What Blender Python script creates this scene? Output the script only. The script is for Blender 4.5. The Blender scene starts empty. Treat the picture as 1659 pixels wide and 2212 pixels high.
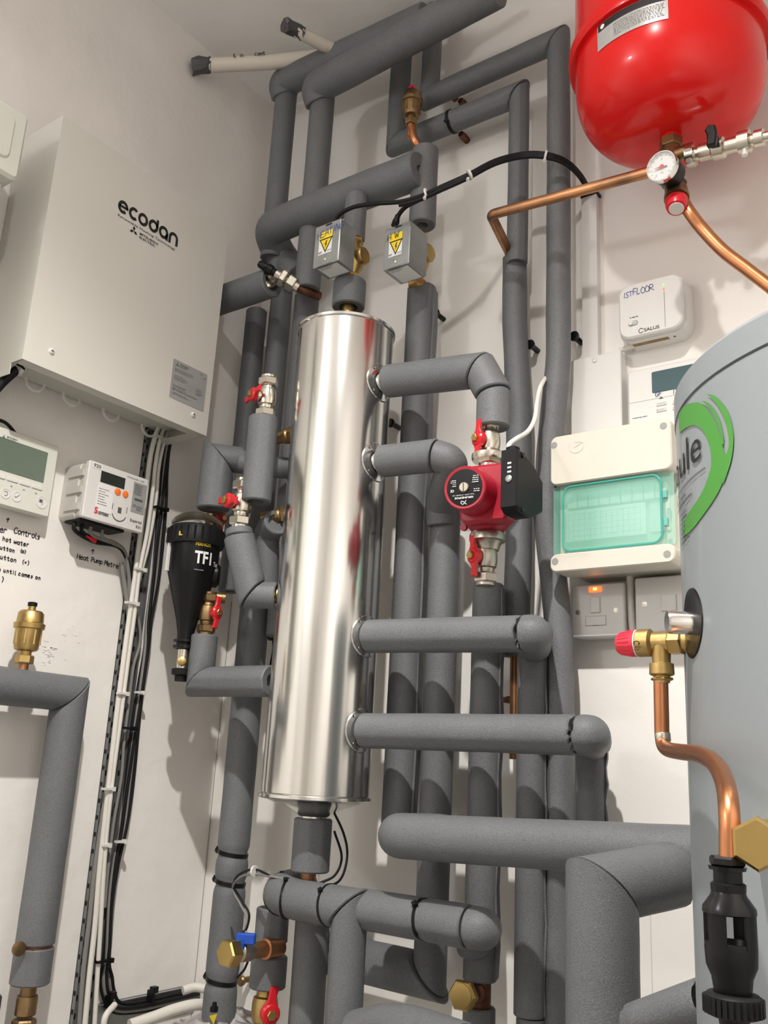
import bpy, math, random
import numpy as np
from mathutils import Vector, Matrix
random.seed(7)
SC = bpy.context.scene; COL = SC.collection
# ------------------------------------------------------------------ camera
F_PX = 1979.04; YAW, PITCH, ROLL = -0.6380, 0.2683, 0.0532
CAM = np.array([1.5964, -1.5569, 1.3])
_w = np.array([math.sin(YAW)*math.cos(PITCH), math.cos(YAW)*math.cos(PITCH), math.sin(PITCH)])
_r0 = np.array([math.cos(YAW), -math.sin(YAW), 0.0]); _u0 = np.cross(_r0, _w)
_r = math.cos(ROLL)*_r0+math.sin(ROLL)*_u0; _u = -math.sin(ROLL)*_r0+math.cos(ROLL)*_u0
cd = bpy.data.cameras.new('camera'); co = bpy.data.objects.new('camera', cd); COL.objects.link(co)
M = Matrix([[_r[i], _u[i], -_w[i], CAM[i]] for i in range(3)]+[[0, 0, 0, 1]]); co.matrix_world = M
cd.sensor_fit = 'VERTICAL'; cd.sensor_height = 24.0; cd.lens = F_PX/2212*24.0; cd.clip_start = .02
SC.camera = co
# ------------------------------------------------------------------ world, lights, exposure
wd = bpy.data.worlds.new('world'); SC.world = wd; wd.use_nodes = True
wd.node_tree.nodes['Background'].inputs[0].default_value = (.9, .93, 1, 1)
wd.node_tree.nodes['Background'].inputs[1].default_value = .15
SC.view_settings.view_transform = 'Standard'; SC.view_settings.look = 'None'
SC.view_settings.exposure = 0.0; SC.view_settings.gamma = 1; SC.view_settings.use_curve_mapping = False
CEIL = 3.06
def spot(name, loc, power, col, size, blend, rad, aim=None):
    l = bpy.data.lights.new(name, 'SPOT'); l.energy = power; l.color = col; l.spot_size = math.radians(size)
    l.spot_blend = blend; l.shadow_soft_size = rad
    o = bpy.data.objects.new(name, l); COL.objects.link(o); o.location = loc
    if aim is not None: o.rotation_euler = (Vector(aim)-Vector(loc)).to_track_quat('-Z', 'Y').to_euler()
    return o
LAMP = (1.30, -1.42, 3.02); FILL_POS = (.16, -2.60, 2.45)
spot('main_downlight', LAMP, 160, (1, .968, .915), 114, .6, .022, (1.08, -1.25, 0))
spot('main_downlight_spill', LAMP, 38, (1, .96, .91), 170, .6, .03)
_l = bpy.data.lights.new('fill_light', 'POINT'); _l.energy = 20; _l.color = (.96, .97, 1); _l.shadow_soft_size = .09  # added fill lamp out of view, lifts the upper back wall
_o = bpy.data.objects.new('fill_light', _l); COL.objects.link(_o); _o.location = FILL_POS
# ------------------------------------------------------------------ pixel -> point on a real plane
def ray(px, py): return _w+_r*(px-829.5)/F_PX-_u*(py-1106)/F_PX
def onp(px, py, ax, v):
    d = ray(px, py); return CAM+d*(v-CAM[ax])/d[ax]
def at(px, py, d): return onp(px, py, 1, -d)      # point on the plane d metres before the back wall
def atx(px, py, x): return onp(px, py, 0, x)      # point x metres before the left wall
def dep(P): return float((np.asarray(P)-CAM)@_w)
def wr(P, w): return w*dep(P)/F_PX/2              # radius of a tube that shows w pixels wide at P
V3 = lambda *a: np.array(a, float)
X, Y, Z = V3(1, 0, 0), V3(0, 1, 0), V3(0, 0, 1)
def nz(v): v = np.asarray(v, float); return v/np.linalg.norm(v)
# ------------------------------------------------------------------ materials
MATS = {}
def mat(name, col, rough=.5, metal=0., bump=0., bscale=60., var=0., vscale=8., coat=0., spec=.5, emit=0., alpha=None, speck=0., sscale=900, trans=0., tint2=None, aniso=0.):
    m = bpy.data.materials.new(name); m.use_nodes = True; nt = m.node_tree; b = nt.nodes['Principled BSDF']; L = nt.links
    b.inputs['Base Color'].default_value = (*col, 1); b.inputs['Roughness'].default_value = rough; b.inputs['Metallic'].default_value = metal
    b.inputs['Coat Weight'].default_value = coat; b.inputs['Specular IOR Level'].default_value = spec
    b.inputs['Anisotropic'].default_value = aniso
    if emit: b.inputs['Emission Color'].default_value = (*col, 1); b.inputs['Emission Strength'].default_value = emit
    if trans: b.inputs['Transmission Weight'].default_value = trans; b.inputs['IOR'].default_value = 1.15
    tc = nt.nodes.new('ShaderNodeTexCoord')
    colsock = None
    if var or tint2:
        n = nt.nodes.new('ShaderNodeTexNoise'); n.inputs['Scale'].default_value = vscale; n.inputs['Detail'].default_value = 5
        L.new(tc.outputs['Object'], n.inputs['Vector']); r = nt.nodes.new('ShaderNodeValToRGB'); L.new(n.outputs['Fac'], r.inputs[0])
        r.color_ramp.elements[0].position = .35; r.color_ramp.elements[1].position = .68
        c2 = tint2 or tuple(min(1, c*(1+var)) for c in col); c1 = tuple(c*(1-var) for c in col)
        r.color_ramp.elements[0].color = (*c1, 1); r.color_ramp.elements[1].color = (*c2, 1); colsock = r.outputs[0]
    if speck:
        n = nt.nodes.new('ShaderNodeTexNoise'); n.inputs['Scale'].default_value = sscale; n.inputs['Detail'].default_value = 2
        L.new(tc.outputs['Object'], n.inputs['Vector']); r = nt.nodes.new('ShaderNodeMapRange'); L.new(n.outputs['Fac'], r.inputs[0])
        r.inputs[1].default_value = .3; r.inputs[2].default_value = .7; r.inputs[3].default_value = 1-speck; r.inputs[4].default_value = 1+speck
        mx = nt.nodes.new('ShaderNodeVectorMath'); mx.operation = 'SCALE'
        if colsock: L.new(colsock, mx.inputs[0])
        else: mx.inputs[0].default_value = col
        L.new(r.outputs[0], mx.inputs['Scale']); colsock = mx.outputs[0]
    if colsock: L.new(colsock, b.inputs['Base Color'])
    if bump:
        n = nt.nodes.new('ShaderNodeTexNoise'); n.inputs['Scale'].default_value = bscale; n.inputs['Detail'].default_value = 4
        L.new(tc.outputs['Object'], n.inputs['Vector']); bp = nt.nodes.new('ShaderNodeBump'); bp.inputs['Strength'].default_value = min(1, bump)
        bp.inputs['Distance'].default_value = .002; L.new(n.outputs['Fac'], bp.inputs['Height']); L.new(bp.outputs[0], b.inputs['Normal'])
    MATS[name] = m; return m
mat('wall', (.86, .83, .79), .75, bump=.35, bscale=35, var=.02, vscale=3)
mat('wall_rough', (.86, .83, .79), .8, bump=1, bscale=22, var=.03, vscale=5)
mat('ceiling', (.86, .84, .81), .8, bump=.7, bscale=28)
mat('floor', (.36, .35, .33), .6, var=.1)
mat('foam', (.135, .141, .148), .55, bump=.35, bscale=480, var=.05, vscale=14, speck=.24, sscale=620, spec=.5)
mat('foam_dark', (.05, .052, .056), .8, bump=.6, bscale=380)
mat('steel', (.78, .77, .75), .17, 1, bump=.04, bscale=6)
mat('nickel', (.66, .62, .54), .24, 1, bump=.1, bscale=90)
mat('nickel_dull', (.45, .42, .37), .36, 1, bump=.2, bscale=120)
mat('brass', (.50, .35, .14), .40, 1, bump=.2, bscale=140, var=.12, vscale=25)
mat('brass_old', (.30, .20, .10), .45, 1, bump=.3, bscale=140, var=.2, vscale=30)
mat('gold', (.56, .40, .15), .34, 1)
mat('copper', (.58, .25, .12), .32, 1, var=.1, vscale=18, bump=.1, bscale=60)
mat('copper_old', (.26, .14, .08), .42, 1, tint2=(.66, .33, .16), vscale=12, bump=.2, bscale=90)
mat('copper_dark', (.16, .07, .045), .45, .8, var=.3, vscale=40)
mat('white_box', (.64, .625, .575), .38, var=.01)
mat('cream', (.64, .605, .525), .42)
mat('white_plastic', (.72, .705, .68), .38)
mat('grey_white', (.68, .69, .62), .42)
mat('case_clear', (.60, .58, .54), .3)
mat('white_cable', (.75, .72, .66), .45)
mat('grey_cable', (.22, .21, .20), .5)
mat('black', (.006, .006, .007), .36, spec=.25)
mat('black_gloss', (.006, .006, .007), .22, spec=.35)
mat('black_matte', (.011, .011, .012), .5, spec=.2)
mat('ink', (.01, .01, .012), .6)
mat('ink_blue', (.02, .06, .35), .6)
mat('ink_faint', (.10, .095, .09), .6)
mat('ink_grey', (.30, .30, .29), .6)
mat('red_paint', (.70, .007, .006), .24, coat=.25, spec=.3, var=.03)
mat('red_plastic', (.60, .012, .022), .3)
mat('red_pump', (.36, .008, .026), .36, bump=.15, bscale=200)
mat('red_cap', (.75, .03, .06), .4)
mat('blue_plastic', (.01, .07, .45), .4)
mat('galv', (.40, .42, .42), .38, .75, var=.08, vscale=30, bump=.1)
mat('galv_dark', (.20, .21, .21), .5, .6, var=.15, vscale=20)
mat('yellow', (.85, .62, .02), .45)
mat('sticker', (.80, .80, .79), .35)
mat('sticker_silver', (.38, .38, .38), .42, .2)
mat('silver_label', (.62, .62, .62), .25, .6)
mat('orange', (.95, .20, .03), .4)
mat('lcd', (.13, .17, .13), .2, var=.05)
mat('lcd_dark', (.03, .035, .03), .15)
mat('lcd_teal', (.035, .085, .095), .15)
mat('cyl_skin', (.27, .30, .32), .42, coat=.15)
mat('green', (.07, .30, .045), .4)
mat('label_clear', (.55, .58, .57), .3)
mat('pale_green', (.55, .78, .64), .4)
mat('neon', (1, .12, .02), .4, emit=2.2)
mat('neon_core', (1, .45, .08), .4, emit=6)
mat('led_green', (.25, 1, .1), .4, emit=2)
mat('led_red', (1, .08, .05), .4, emit=2)
mat('lamp', (1, .93, .82), .4, emit=3)
mat('scuff', (.66, .64, .61), .7)
mat('beige', (.45, .40, .32), .4, .2)
mat('skin_pipe', (.66, .61, .53), .5, bump=.2)
mat('tape', (.06, .06, .065), .4, bump=.5, bscale=60)
mat('door', (.50, .47, .42), .5)
mat('bag', (.30, .27, .27), .25, .2, tint2=(.62, .60, .60), vscale=30, bump=1, bscale=30)
def glass(name, col, a):
    m = bpy.data.materials.new(name); m.use_nodes = True; nt = m.node_tree; b = nt.nodes['Principled BSDF']
    b.inputs['Base Color'].default_value = (*col, 1); b.inputs['Roughness'].default_value = .18; b.inputs['Specular IOR Level'].default_value = .25; b.inputs['Alpha'].default_value = a
    MATS[name] = m
MATS_G = 1
glass('teal_glass', (.32, .74, .58), .22); glass('teal_edge', (.08, .50, .42), .6); glass('clear', (.9, .9, .9), .13); glass('loop', (.85, .84, .8), .35)
# ------------------------------------------------------------------ mesh builder
ORG = {}
class MB:
    def __init__(s): s.v = []; s.f = []
    def add(s, vs, fs):
        o = len(s.v); s.v += [tuple(map(float, p)) for p in vs]; s.f += [tuple(i+o for i in q) for q in fs]; return s
    def box(s, a, b):
        x0, y0, z0 = np.minimum(a, b); x1, y1, z1 = np.maximum(a, b)
        return s.add([(x0, y0, z0), (x1, y0, z0), (x1, y1, z0), (x0, y1, z0), (x0, y0, z1), (x1, y0, z1), (x1, y1, z1), (x0, y1, z1)],
                     [(3, 2, 1, 0), (4, 5, 6, 7), (0, 1, 5, 4), (1, 2, 6, 5), (2, 3, 7, 6), (3, 0, 4, 7)])
    def prism(s, poly, o, u, v, n, t, bev=0.):
        # poly: ccw 2d outline in (u, v); front face at o+n*t, back at o
        o = np.asarray(o, float); P = np.array(poly, float); k = len(P)
        if np.dot(np.cross(u, v), n) < 0: P = P[::-1]
        c = P.mean(0)
        def lay(h, ins):
            Q = P.copy()
            if ins:
                a = P-np.roll(P, 1, 0); b = np.roll(P, -1, 0)-P
                a /= np.linalg.norm(a, axis=1)[:, None]+1e-9; b /= np.linalg.norm(b, axis=1)[:, None]+1e-9
                na = np.c_[-a[:, 1], a[:, 0]]; nb = np.c_[-b[:, 1], b[:, 0]]
                area = np.sum(P[:, 0]*np.roll(P[:, 1], -1)-P[:, 1]*np.roll(P[:, 0], -1))
                m = (na+nb); m /= np.maximum(1e-6, (m*m).sum(1))[:, None]; Q = P+2*m*ins*np.sign(area)
            return [o+u*q[0]+v*q[1]+n*h for q in Q]
        L = [lay(0, 0), lay(t-bev, 0)]+([lay(t, bev)] if bev else [])
        vs = sum(L, []); fs = []
        for j in range(len(L)-1):
            for i in range(k): fs.append((j*k+i, j*k+(i+1) % k, (j+1)*k+(i+1) % k, (j+1)*k+i))
        fs.append(tuple(range((len(L)-1)*k, len(L)*k))); fs.append(tuple(range(k-1, -1, -1)))
        return s.add(vs, fs)
    def lathe(s, o, ax, prof, seg=24, ref=None, ang=0.):
        o = np.asarray(o, float); ax = nz(ax); ref = nz(ref) if ref is not None else (X if abs(ax[0]) < .8 else Y)
        e1 = nz(ref-ax*(ref@ax)); e2 = np.cross(ax, e1); vs = []; fs = []; rings = []
        for h, r in prof:
            if r <= 1e-6: rings.append([len(vs)]); vs.append(o+ax*h)
            else:
                rings.append(list(range(len(vs), len(vs)+seg)))
                for i in range(seg):
                    t = ang+2*math.pi*i/seg; vs.append(o+ax*h+e1*(r*math.cos(t))+e2*(r*math.sin(t)))
        for a, b in zip(rings, rings[1:]):
            for i in range(seg):
                j = (i+1) % seg
                if len(a) == 1 and len(b) == 1: continue
                if len(a) == 1: fs.append((a[0], b[j], b[i]))
                elif len(b) == 1: fs.append((a[i], a[j], b[0]))
                else: fs.append((a[i], a[j], b[j], b[i]))
        if len(rings[0]) > 1: fs.append(tuple(reversed(rings[0])))
        if len(rings[-1]) > 1: fs.append(tuple(rings[-1]))
        return s.add(vs, fs)
    def hexn(s, o, ax, h, r, ref=None, ch=.12):
        c = r*ch; return s.lathe(o, ax, [(0, r-c), (c, r), (h-c, r), (h, r-c)], 6, ref)
    def sweep(s, pts, r, seg=12, cut0=None, cut1=None, caps=True, foam=False, hole=0., wob=0., notch=None, jag0=0., jag1=0.):
        P = [np.asarray(p, float) for p in pts]; n = len(P)
        T = [nz(P[min(i+1, n-1)]-P[max(i-1, 0)]) for i in range(n)]
        T[0] = nz(P[1]-P[0]); T[-1] = nz(P[-1]-P[-2])
        e = X if abs(T[0][0]) < .7 else Z
        e = nz(e-T[0]*(e@T[0])); vs = []; fs = []; ph = random.random()*9; acc = 0
        rs = r if hasattr(r, '__len__') else [r]*n
        E = []
        for i in range(n):
            e = nz(e-T[i]*(e@T[i])); E.append(e)
        rings = []
        def ring(i, rad, shift=0., cut=None):
            e1 = E[i]; e2 = np.cross(T[i], e1); idx = []
            for k in range(seg):
                t = 2*math.pi*k/seg; rr = rad
                if notch is not None and k == notch: rr = rad*.93
                o = e1*(rr*math.cos(t))+e2*(rr*math.sin(t)); q = P[i]+o+T[i]*shift
                if cut is not None: q = q-T[i]*((o@cut)/(T[i]@cut))
                idx.append(len(vs)); vs.append(q)
            rings.append(idx)
        if foam:
            c0, c1 = cut0, cut1
            ring(0, max(hole, .001)*.98, .012, c0); ring(0, hole, .0015, c0); ring(0, rs[0]*.93, 0, c0); ring(0, rs[0], .0025, c0)
            rng = range(1, n-1)
        else:
            rng = range(n)
        for i in rng:
            if i: acc += np.linalg.norm(P[i]-P[i-1])
            w_ = 1+wob*(math.sin(acc*31+ph)+.6*math.sin(acc*67+ph*2)); ring(i, rs[i]*w_)
            if not foam and i == 0 and cut0 is not None: pass
        if foam:
            ring(n-1, rs[-1], -.0025, cut1); ring(n-1, rs[-1]*.93, 0, cut1); ring(n-1, hole, -.0015, cut1); ring(n-1, max(hole, .001)*.98, -.012, cut1)
        if foam and (jag0 or jag1):
            for end, jg in ((0, jag0), (-1, jag1)):
                if not jg: continue
                nzv = [random.uniform(-1, 1) for _ in range(seg)]
                for ri in ((1, 2, 3) if end == 0 else (-4, -3, -2)):
                    for k in range(seg): vs[rings[ri][k]] = vs[rings[ri][k]]+T[end]*(nzv[k]*jg*.5)
        for a, b in zip(rings, rings[1:]):
            for k in range(seg):
                j = (k+1) % seg; fs.append((a[k], a[j], b[j], b[k]))
        if caps: fs.append(tuple(reversed(rings[0]))); fs.append(tuple(rings[-1]))
        return s.add(vs, fs)
    def build(s, name, m, parent=None, ang=38, loc=None):
        A = np.array(s.v)
        if parent is not None: org = ORG[parent.name]
        elif loc is not None: org = np.asarray(loc, float)
        else: org = np.array([A[:, 0].mean(), A[:, 1].mean(), A[:, 2].min()])
        me = bpy.data.meshes.new(name); me.from_pydata((A-org).tolist(), [], s.f); me.materials.append(MATS[m] if isinstance(m, str) else m)
        me.shade_smooth(); me.set_sharp_from_angle(angle=math.radians(ang)); me.update()
        o = bpy.data.objects.new(name, me); COL.objects.link(o)
        if parent is not None: o.parent = parent
        else: o.location = org
        ORG[o.name] = org; return o
def thing(name, label, cat, loc, group=None):
    o = bpy.data.objects.new(name, None); COL.objects.link(o); o.location = tuple(loc); o.empty_display_size = .02
    o['label'] = label; o['category'] = cat
    if group: o['group'] = group
    ORG[o.name] = np.asarray(loc, float); return o
def tag(o, label, cat, group=None):
    o['label'] = label; o['category'] = cat
    if group: o['group'] = group
    return o
def struct(name, mb, m): o = mb.build(name, m); o['kind'] = 'structure'; return o
def rrect(w, h, r, seg=5, cx=0, cy=0):
    out = []
    for sx, sy, a0 in ((1, 1, 0), (-1, 1, 90), (-1, -1, 180), (1, -1, 270)):
        for k in range(seg+1):
            a = math.radians(a0+90*k/seg); out.append((cx+sx*(w/2-r)+r*math.cos(a), cy+sy*(h/2-r)+r*math.sin(a)))
    return out
def circ(r, n=20, cx=0, cy=0): return [(cx+r*math.cos(2*math.pi*i/n), cy+r*math.sin(2*math.pi*i/n)) for i in range(n)]
def fillet(pts, rf=.03, seg=8):
    P = [np.asarray(p, float) for p in pts]; out = [P[0]]
    for i in range(1, len(P)-1):
        a, b, c = P[i-1], P[i], P[i+1]; u = nz(a-b); v = nz(c-b); cosang = float(u@v)
        if cosang < -.9999: continue
        th = math.acos(max(-1, min(1, cosang))); t = min(rf/math.tan(th/2), .48*np.linalg.norm(a-b), .48*np.linalg.norm(c-b)); R = t*math.tan(th/2)
        bis = nz(u+v); cen = b+bis*(R/math.sin(th/2)); p0 = b+u*t; p1 = b+v*t; w0 = p0-cen; w1 = p1-cen; om = math.pi-th
        for k in range(seg+1):
            s = k/seg; out.append(cen+(w0*math.sin((1-s)*om)+w1*math.sin(s*om))/math.sin(om))
    out.append(P[-1]); return out
def dens(P, step=.03):
    out = [P[0]]
    for a, b in zip(P, P[1:]):
        n = max(1, int(np.linalg.norm(b-a)/step))
        for k in range(1, n+1): out.append(a+(b-a)*k/n)
    return out
def spline(pts, n=6):
    P = [np.asarray(p, float) for p in pts]; P = [2*P[0]-P[1]]+P+[2*P[-1]-P[-2]]; out = []
    for i in range(1, len(P)-2):
        a, b, c, d = P[i-1:i+3]
        for k in range(n):
            t = k/n; out.append(.5*((2*b)+(-a+c)*t+(2*a-5*b+4*c-d)*t*t+(-a+3*b-3*c+d)*t**3))
    out.append(P[-2]); return out
def tube(pts, r, m, name, parent=None, seg=10, n=6, loc=None):
    return MB().sweep(spline(pts, n) if len(pts) > 2 else pts, r, seg).build(name, m, parent, 60, loc)
def arr(p): return np.asarray(p, float)
# foam-covered pipes: a run is a list of segments; neighbouring segments meet in a mitre
PIPEGROUP = None
def run(label, segs, r, rf=.035, name='insulated_pipe', gap=.0009, hole=.011, group=None, wob=.006, seam=None, core=None, jag=0.):
    segs = [[arr(p) for p in s] for s in segs]
    root = thing(name, label, 'pipe', segs[0][0], group)
    K = len(segs); rr = r if isinstance(r, (list, tuple)) else [r]*K
    for i, s in enumerate(segs):
        d0 = nz(s[1]-s[0]); d1 = nz(s[-1]-s[-2]); c0 = c1 = None
        if i > 0 and np.linalg.norm(segs[i-1][-1]-s[0]) < 1e-6: c0 = nz(nz(segs[i-1][-1]-segs[i-1][-2])+d0)
        if i < K-1 and np.linalg.norm(segs[i+1][0]-s[-1]) < 1e-6: c1 = nz(d1+nz(segs[i+1][1]-segs[i+1][0]))
        P = [p.copy() for p in s]
        if c0 is not None: P[0] = P[0]+d0*gap
        if c1 is not None: P[-1] = P[-1]-d1*gap
        # keep interior rings clear of the mitre
        P = dens(fillet(P, rf), .028)
        def trim(P, c, first):
            if c is None: return P
            t = nz(P[1]-P[0]) if first else nz(P[-1]-P[-2]); lim = rr[i]*math.tan(math.acos(min(1, abs(float(t@c)))))+.004
            e = P[0] if first else P[-1]
            return [P[0]]+[p for p in P[1:-1] if (p-e)@(t if first else -t) > lim]+[P[-1]]
        P = trim(P, c0, True); P = trim(P, c1, False)
        MB().sweep(P, rr[i], 28, c0, c1, True, True, hole, wob, (seam if seam is not None else random.choice([None, 3, 10, 20])), jag if c0 is not None else 0, jag if c1 is not None else 0).build('foam_sleeve', 'foam', root, 32)
    return root
def band(p, ax, r, w, m, name, parent, head=None, hs=.006):
    mb = MB().lathe(arr(p)-nz(ax)*w/2, ax, [(0, r-.004), (0, r+.0012), (w, r+.0012), (w, r-.004)], 28)
    if head is not None:
        h = nz(head-nz(ax)*(head@nz(ax))); c = arr(p)+h*(r+.002); mb.lathe(c-h*.001, h, [(0, hs*.8), (0, hs), (hs, hs), (hs*1.1, hs*.7)], 4)
    return mb.build(name, m, parent)
# text ---------------------------------------------------------------
TC = {}
def tmesh(s, bold=0.):
    k = (s, bold)
    if k not in TC:
        c = bpy.data.curves.new('t', 'FONT'); c.body = s; c.size = 1; c.resolution_u = 3; c.offset = bold; c.fill_mode = 'FRONT'
        o = bpy.data.objects.new('t', c); me = bpy.data.meshes.new_from_object(o)
        TC[k] = (np.array([v.co[:2] for v in me.vertices]).reshape(-1, 2), [tuple(p.vertices) for p in me.polygons])
        bpy.data.objects.remove(o); bpy.data.curves.remove(c); bpy.data.meshes.remove(me)
    return TC[k]
def text(mb, s, o, u, v, h, w=None, bold=0., fn=None):
    A, fs = tmesh(s, bold)
    if len(A) == 0: return mb
    A = A.copy(); A[:, 0] -= A[:, 0].min(); W = A[:, 0].max(); A[:, 1] *= h/.73; A[:, 0] *= (w/W if w else h/.73)
    if fn: return mb.add([fn(a, b) for a, b in A], fs)
    o = arr(o); return mb.add([o+arr(u)*a+arr(v)*b for a, b in A], fs)
# simple stroke alphabet for the handwriting
G = {'a': ['7,6 4,7 1,5 1,2 3,0 6,1 7,6 7,1 8,0'], 'b': ['1,11 1,0 4,0 7,2 6,6 3,7 1,5'], 'C': ['7,9 5,11 2,10 0,6 1,1 4,0 7,1'], 'c': ['6,6 3,7 1,4 1,1 4,0 6,1'],
     'e': ['1,4 6,4 6,6 3,7 1,5 1,1 4,0 7,1'], 'h': ['1,11 1,0', '1,5 4,7 6,5 6,0'], 'i': ['2,7 2,0', '2,9 2,10'], 'l': ['2,11 2,1 4,0'], 'm': ['0,7 0,0', '0,5 2,7 4,5 4,0', '4,5 6,7 8,5 8,0'],
     'n': ['1,7 1,0', '1,5 4,7 6,5 6,0'], 'o': ['3,7 1,5 1,2 3,0 5,0 7,3 6,6 3,7'], 'p': ['1,7 1,-4', '1,5 4,7 7,5 6,1 3,0 1,2'], 'r': ['1,7 1,0', '1,5 3,7 6,6'],
     's': ['6,6 3,7 2,5 5,3 5,1 1,0'], 't': ['3,10 3,1 5,0 6,1', '0,7 6,7'], 'u': ['1,7 1,2 3,0 6,2', '6,7 6,0'], 'w': ['0,7 1,0 4,5 6,0 8,7'], 'H': ['1,11 0,0', '7,11 7,0', '0,5 7,6'],
     'P': ['1,11 1,0', '1,10 5,11 7,8 4,5 1,5'], 'M': ['0,0 1,11 4,4 7,11 8,0'], '(': ['4,11 1,6 3,-1'], ')': ['1,11 4,6 2,-1'], 'E': ['6,11 0,10 0,0 6,0', '0,6 5,6'],
     'A': ['0,0 4,11 7,0', '1,4 6,4'], 'T': ['3,11 3,0', '0,11 7,11'], 'I': ['2,11 2,0'], 'N': ['0,0 1,11 6,0 7,11'], 'G': ['7,9 4,11 1,8 0,4 2,0 6,1 7,5 4,5'], 'W': ['0,11 2,0 4,7 6,0 8,11'],
     '1': ['2,11 1,0'], 'S': ['6,10 2,10 2,6 5,4 4,0 0,1'], 'F': ['6,11 1,11 0,0', '0,6 5,6'], 'L': ['1,11 0,0 5,1'], 'O': ['3,11 0,6 2,0 6,1 7,7 3,11'], 'R': ['0,0 1,11 6,10 6,6 1,5 8,0'],
     '^': ['3,0 3,9', '0,5 3,9 6,6'], '.': ['1,0 2,0'], 'K': ['0,11 0,0', '6,11 0,5 7,0'], '*': ['2,6 5,4', '5,7 2,3', '1,5 6,5'], ' ': []}
def hand(mb, s, o, u, v, h, adv=8.6, th=.0016, n=None, slope=0.):
    k = h/11; x = 0; o = arr(o); u = arr(u); v = arr(v); nn = nz(np.cross(u, v))
    for ch in s:
        for st in G.get(ch, []):
            q = [tuple(map(float, t.split(','))) for t in st.split()]
            jx = random.uniform(-.3, .3); jy = random.uniform(-.5, .5)
            pts = [o+u*((x+a+jx)*k)+v*((b+jy)*k+slope*x*k) for a, b in q]
            if len(pts) > 2: pts = spline(pts, 3)
            for a, b in zip(pts, pts[1:]):
                d = nz(b-a+1e-9); s_ = np.cross(nn, d)*th/2; e = d*th*.3
                mb.add([a-s_-e, b-s_+e, b+s_+e, a+s_-e], [(0, 1, 2, 3)])
        x += (adv if ch not in 'il1I.() ' else adv*.62)
    return mb
def quad(mb, o, u, v, x0, y0, x1, y1):
    o = arr(o); return mb.add([o+u*x0+v*y0, o+u*x1+v*y0, o+u*x1+v*y1, o+u*x0+v*y1], [(0, 1, 2, 3)])
def finetext(mb, o, u, v, w, lines, h, frac=None, seed=1):
    # rows of small broken dashes: print too small to read in the photograph
    rn = random.Random(seed)
    for i in range(lines):
        y = -i*h*1.9; x = 0; end = w*(rn.uniform(.5, 1) if frac is None else frac)
        while x < end:
            l = rn.uniform(.6, 2.6)*h; quad(mb, o, u, v, x, y, min(end, x+l), y+h*.7); x += l+h*rn.uniform(.4, .9)
    return mb
# ================================================================== the room
RX, RY = 2.15, -3.1
def wallmb(a, b): return MB().box(a, b)
struct('floor', wallmb((-.1, RY-.1, -.1), (RX+.1, .1, 0)), 'floor')
struct('ceiling', wallmb((-.1, RY-.1, CEIL), (RX+.1, .1, CEIL+.1)), 'ceiling')
struct('wall_back', wallmb((-.1, 0, 0), (RX+.1, .1, CEIL)), 'wall')
struct('wall_right', wallmb((RX, RY, 0), (RX+.1, 0, CEIL)), 'wall')
struct('wall_front', wallmb((-.1, RY-.1, 0), (RX+.1, RY, CEIL)), 'wall')
# left wall: relief of hand-trowelled plaster above, smooth board below
def wall_left():
    mb = MB(); ys = np.linspace(0, RY, 60); zs = np.r_[0, 1, 1.5, np.linspace(1.9, CEIL, 44)]
    rn = np.random.RandomState(3); A = [(rn.uniform(3, 26), rn.uniform(3, 26), rn.uniform(0, 6.3)) for _ in range(14)]
    vs = []; fs = []
    for z in zs:
        for y in ys:
            k = max(0, min(1, (z-1.95)/.3)); b = sum(math.sin(a*y+b_*z+c) for a, b_, c in A)/14
            vs.append((-.0035*k*(abs(b)*2-.1), y, z))
    n = len(ys)
    for i in range(len(zs)-1):
        for j in range(n-1): fs.append((i*n+j, (i+1)*n+j, (i+1)*n+j+1, i*n+j+1))
    mb.add(vs, fs); mb.box((-.1, RY, 0), (-.02, 0, CEIL)); return mb
struct('wall_left', wall_left(), 'wall_rough')
# painted seam strip where the two wall boards meet in the corner, and a board joint low on the back wall
zc = at(420, 2123, 0)[2]
struct('trim_1', MB().box((0, -.004, .2), (.0010, -.0028, 1.66)), 'ink_grey')
struct('trim_2', MB().box((.325, -.0012, .3), (.3262, 0, 1.75)), 'scuff')
struct('trim_3', MB().box((1.02, -.0012, .3), (1.0212, 0, 1.10)), 'scuff')
struct('door_1', MB().prism(rrect(.8, 2.0, .005), (1.35, RY, 1.0), X, Z, Y, .03), 'door')
# unseen fill lamp added to brighten the upper back wall, then the downlight
t = thing('fill_lamp', 'added fill lamp, unseen, round and white, on the left wall behind the camera', 'light', (0, FILL_POS[1], FILL_POS[2]))
MB().lathe((0, FILL_POS[1], FILL_POS[2]), X, [(0, .12), (.02, .12), (.024, .11)], 32).build('base', 'white_plastic', t)
MB().lathe((.02, FILL_POS[1], FILL_POS[2]), X, [(0, .10), (.02, .09), (.035, .06), (.04, 0)], 32).build('diffuser', 'lamp', t)
for i, (L_, lb) in enumerate(((LAMP, 'round recessed ceiling downlight above the camera'),)):
    t = thing('downlight', lb, 'light', (L_[0], L_[1], CEIL))
    MB().lathe((L_[0], L_[1], CEIL), -Z, [(0, .045), (.004, .045), (.006, .034), (-.001, .032)], 32).build('bezel', 'steel', t)
    MB().lathe((L_[0], L_[1], CEIL-.0015), -Z, [(0, .030), (.0012, .030)], 24).build('lamp_glass', 'lamp', t)
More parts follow.
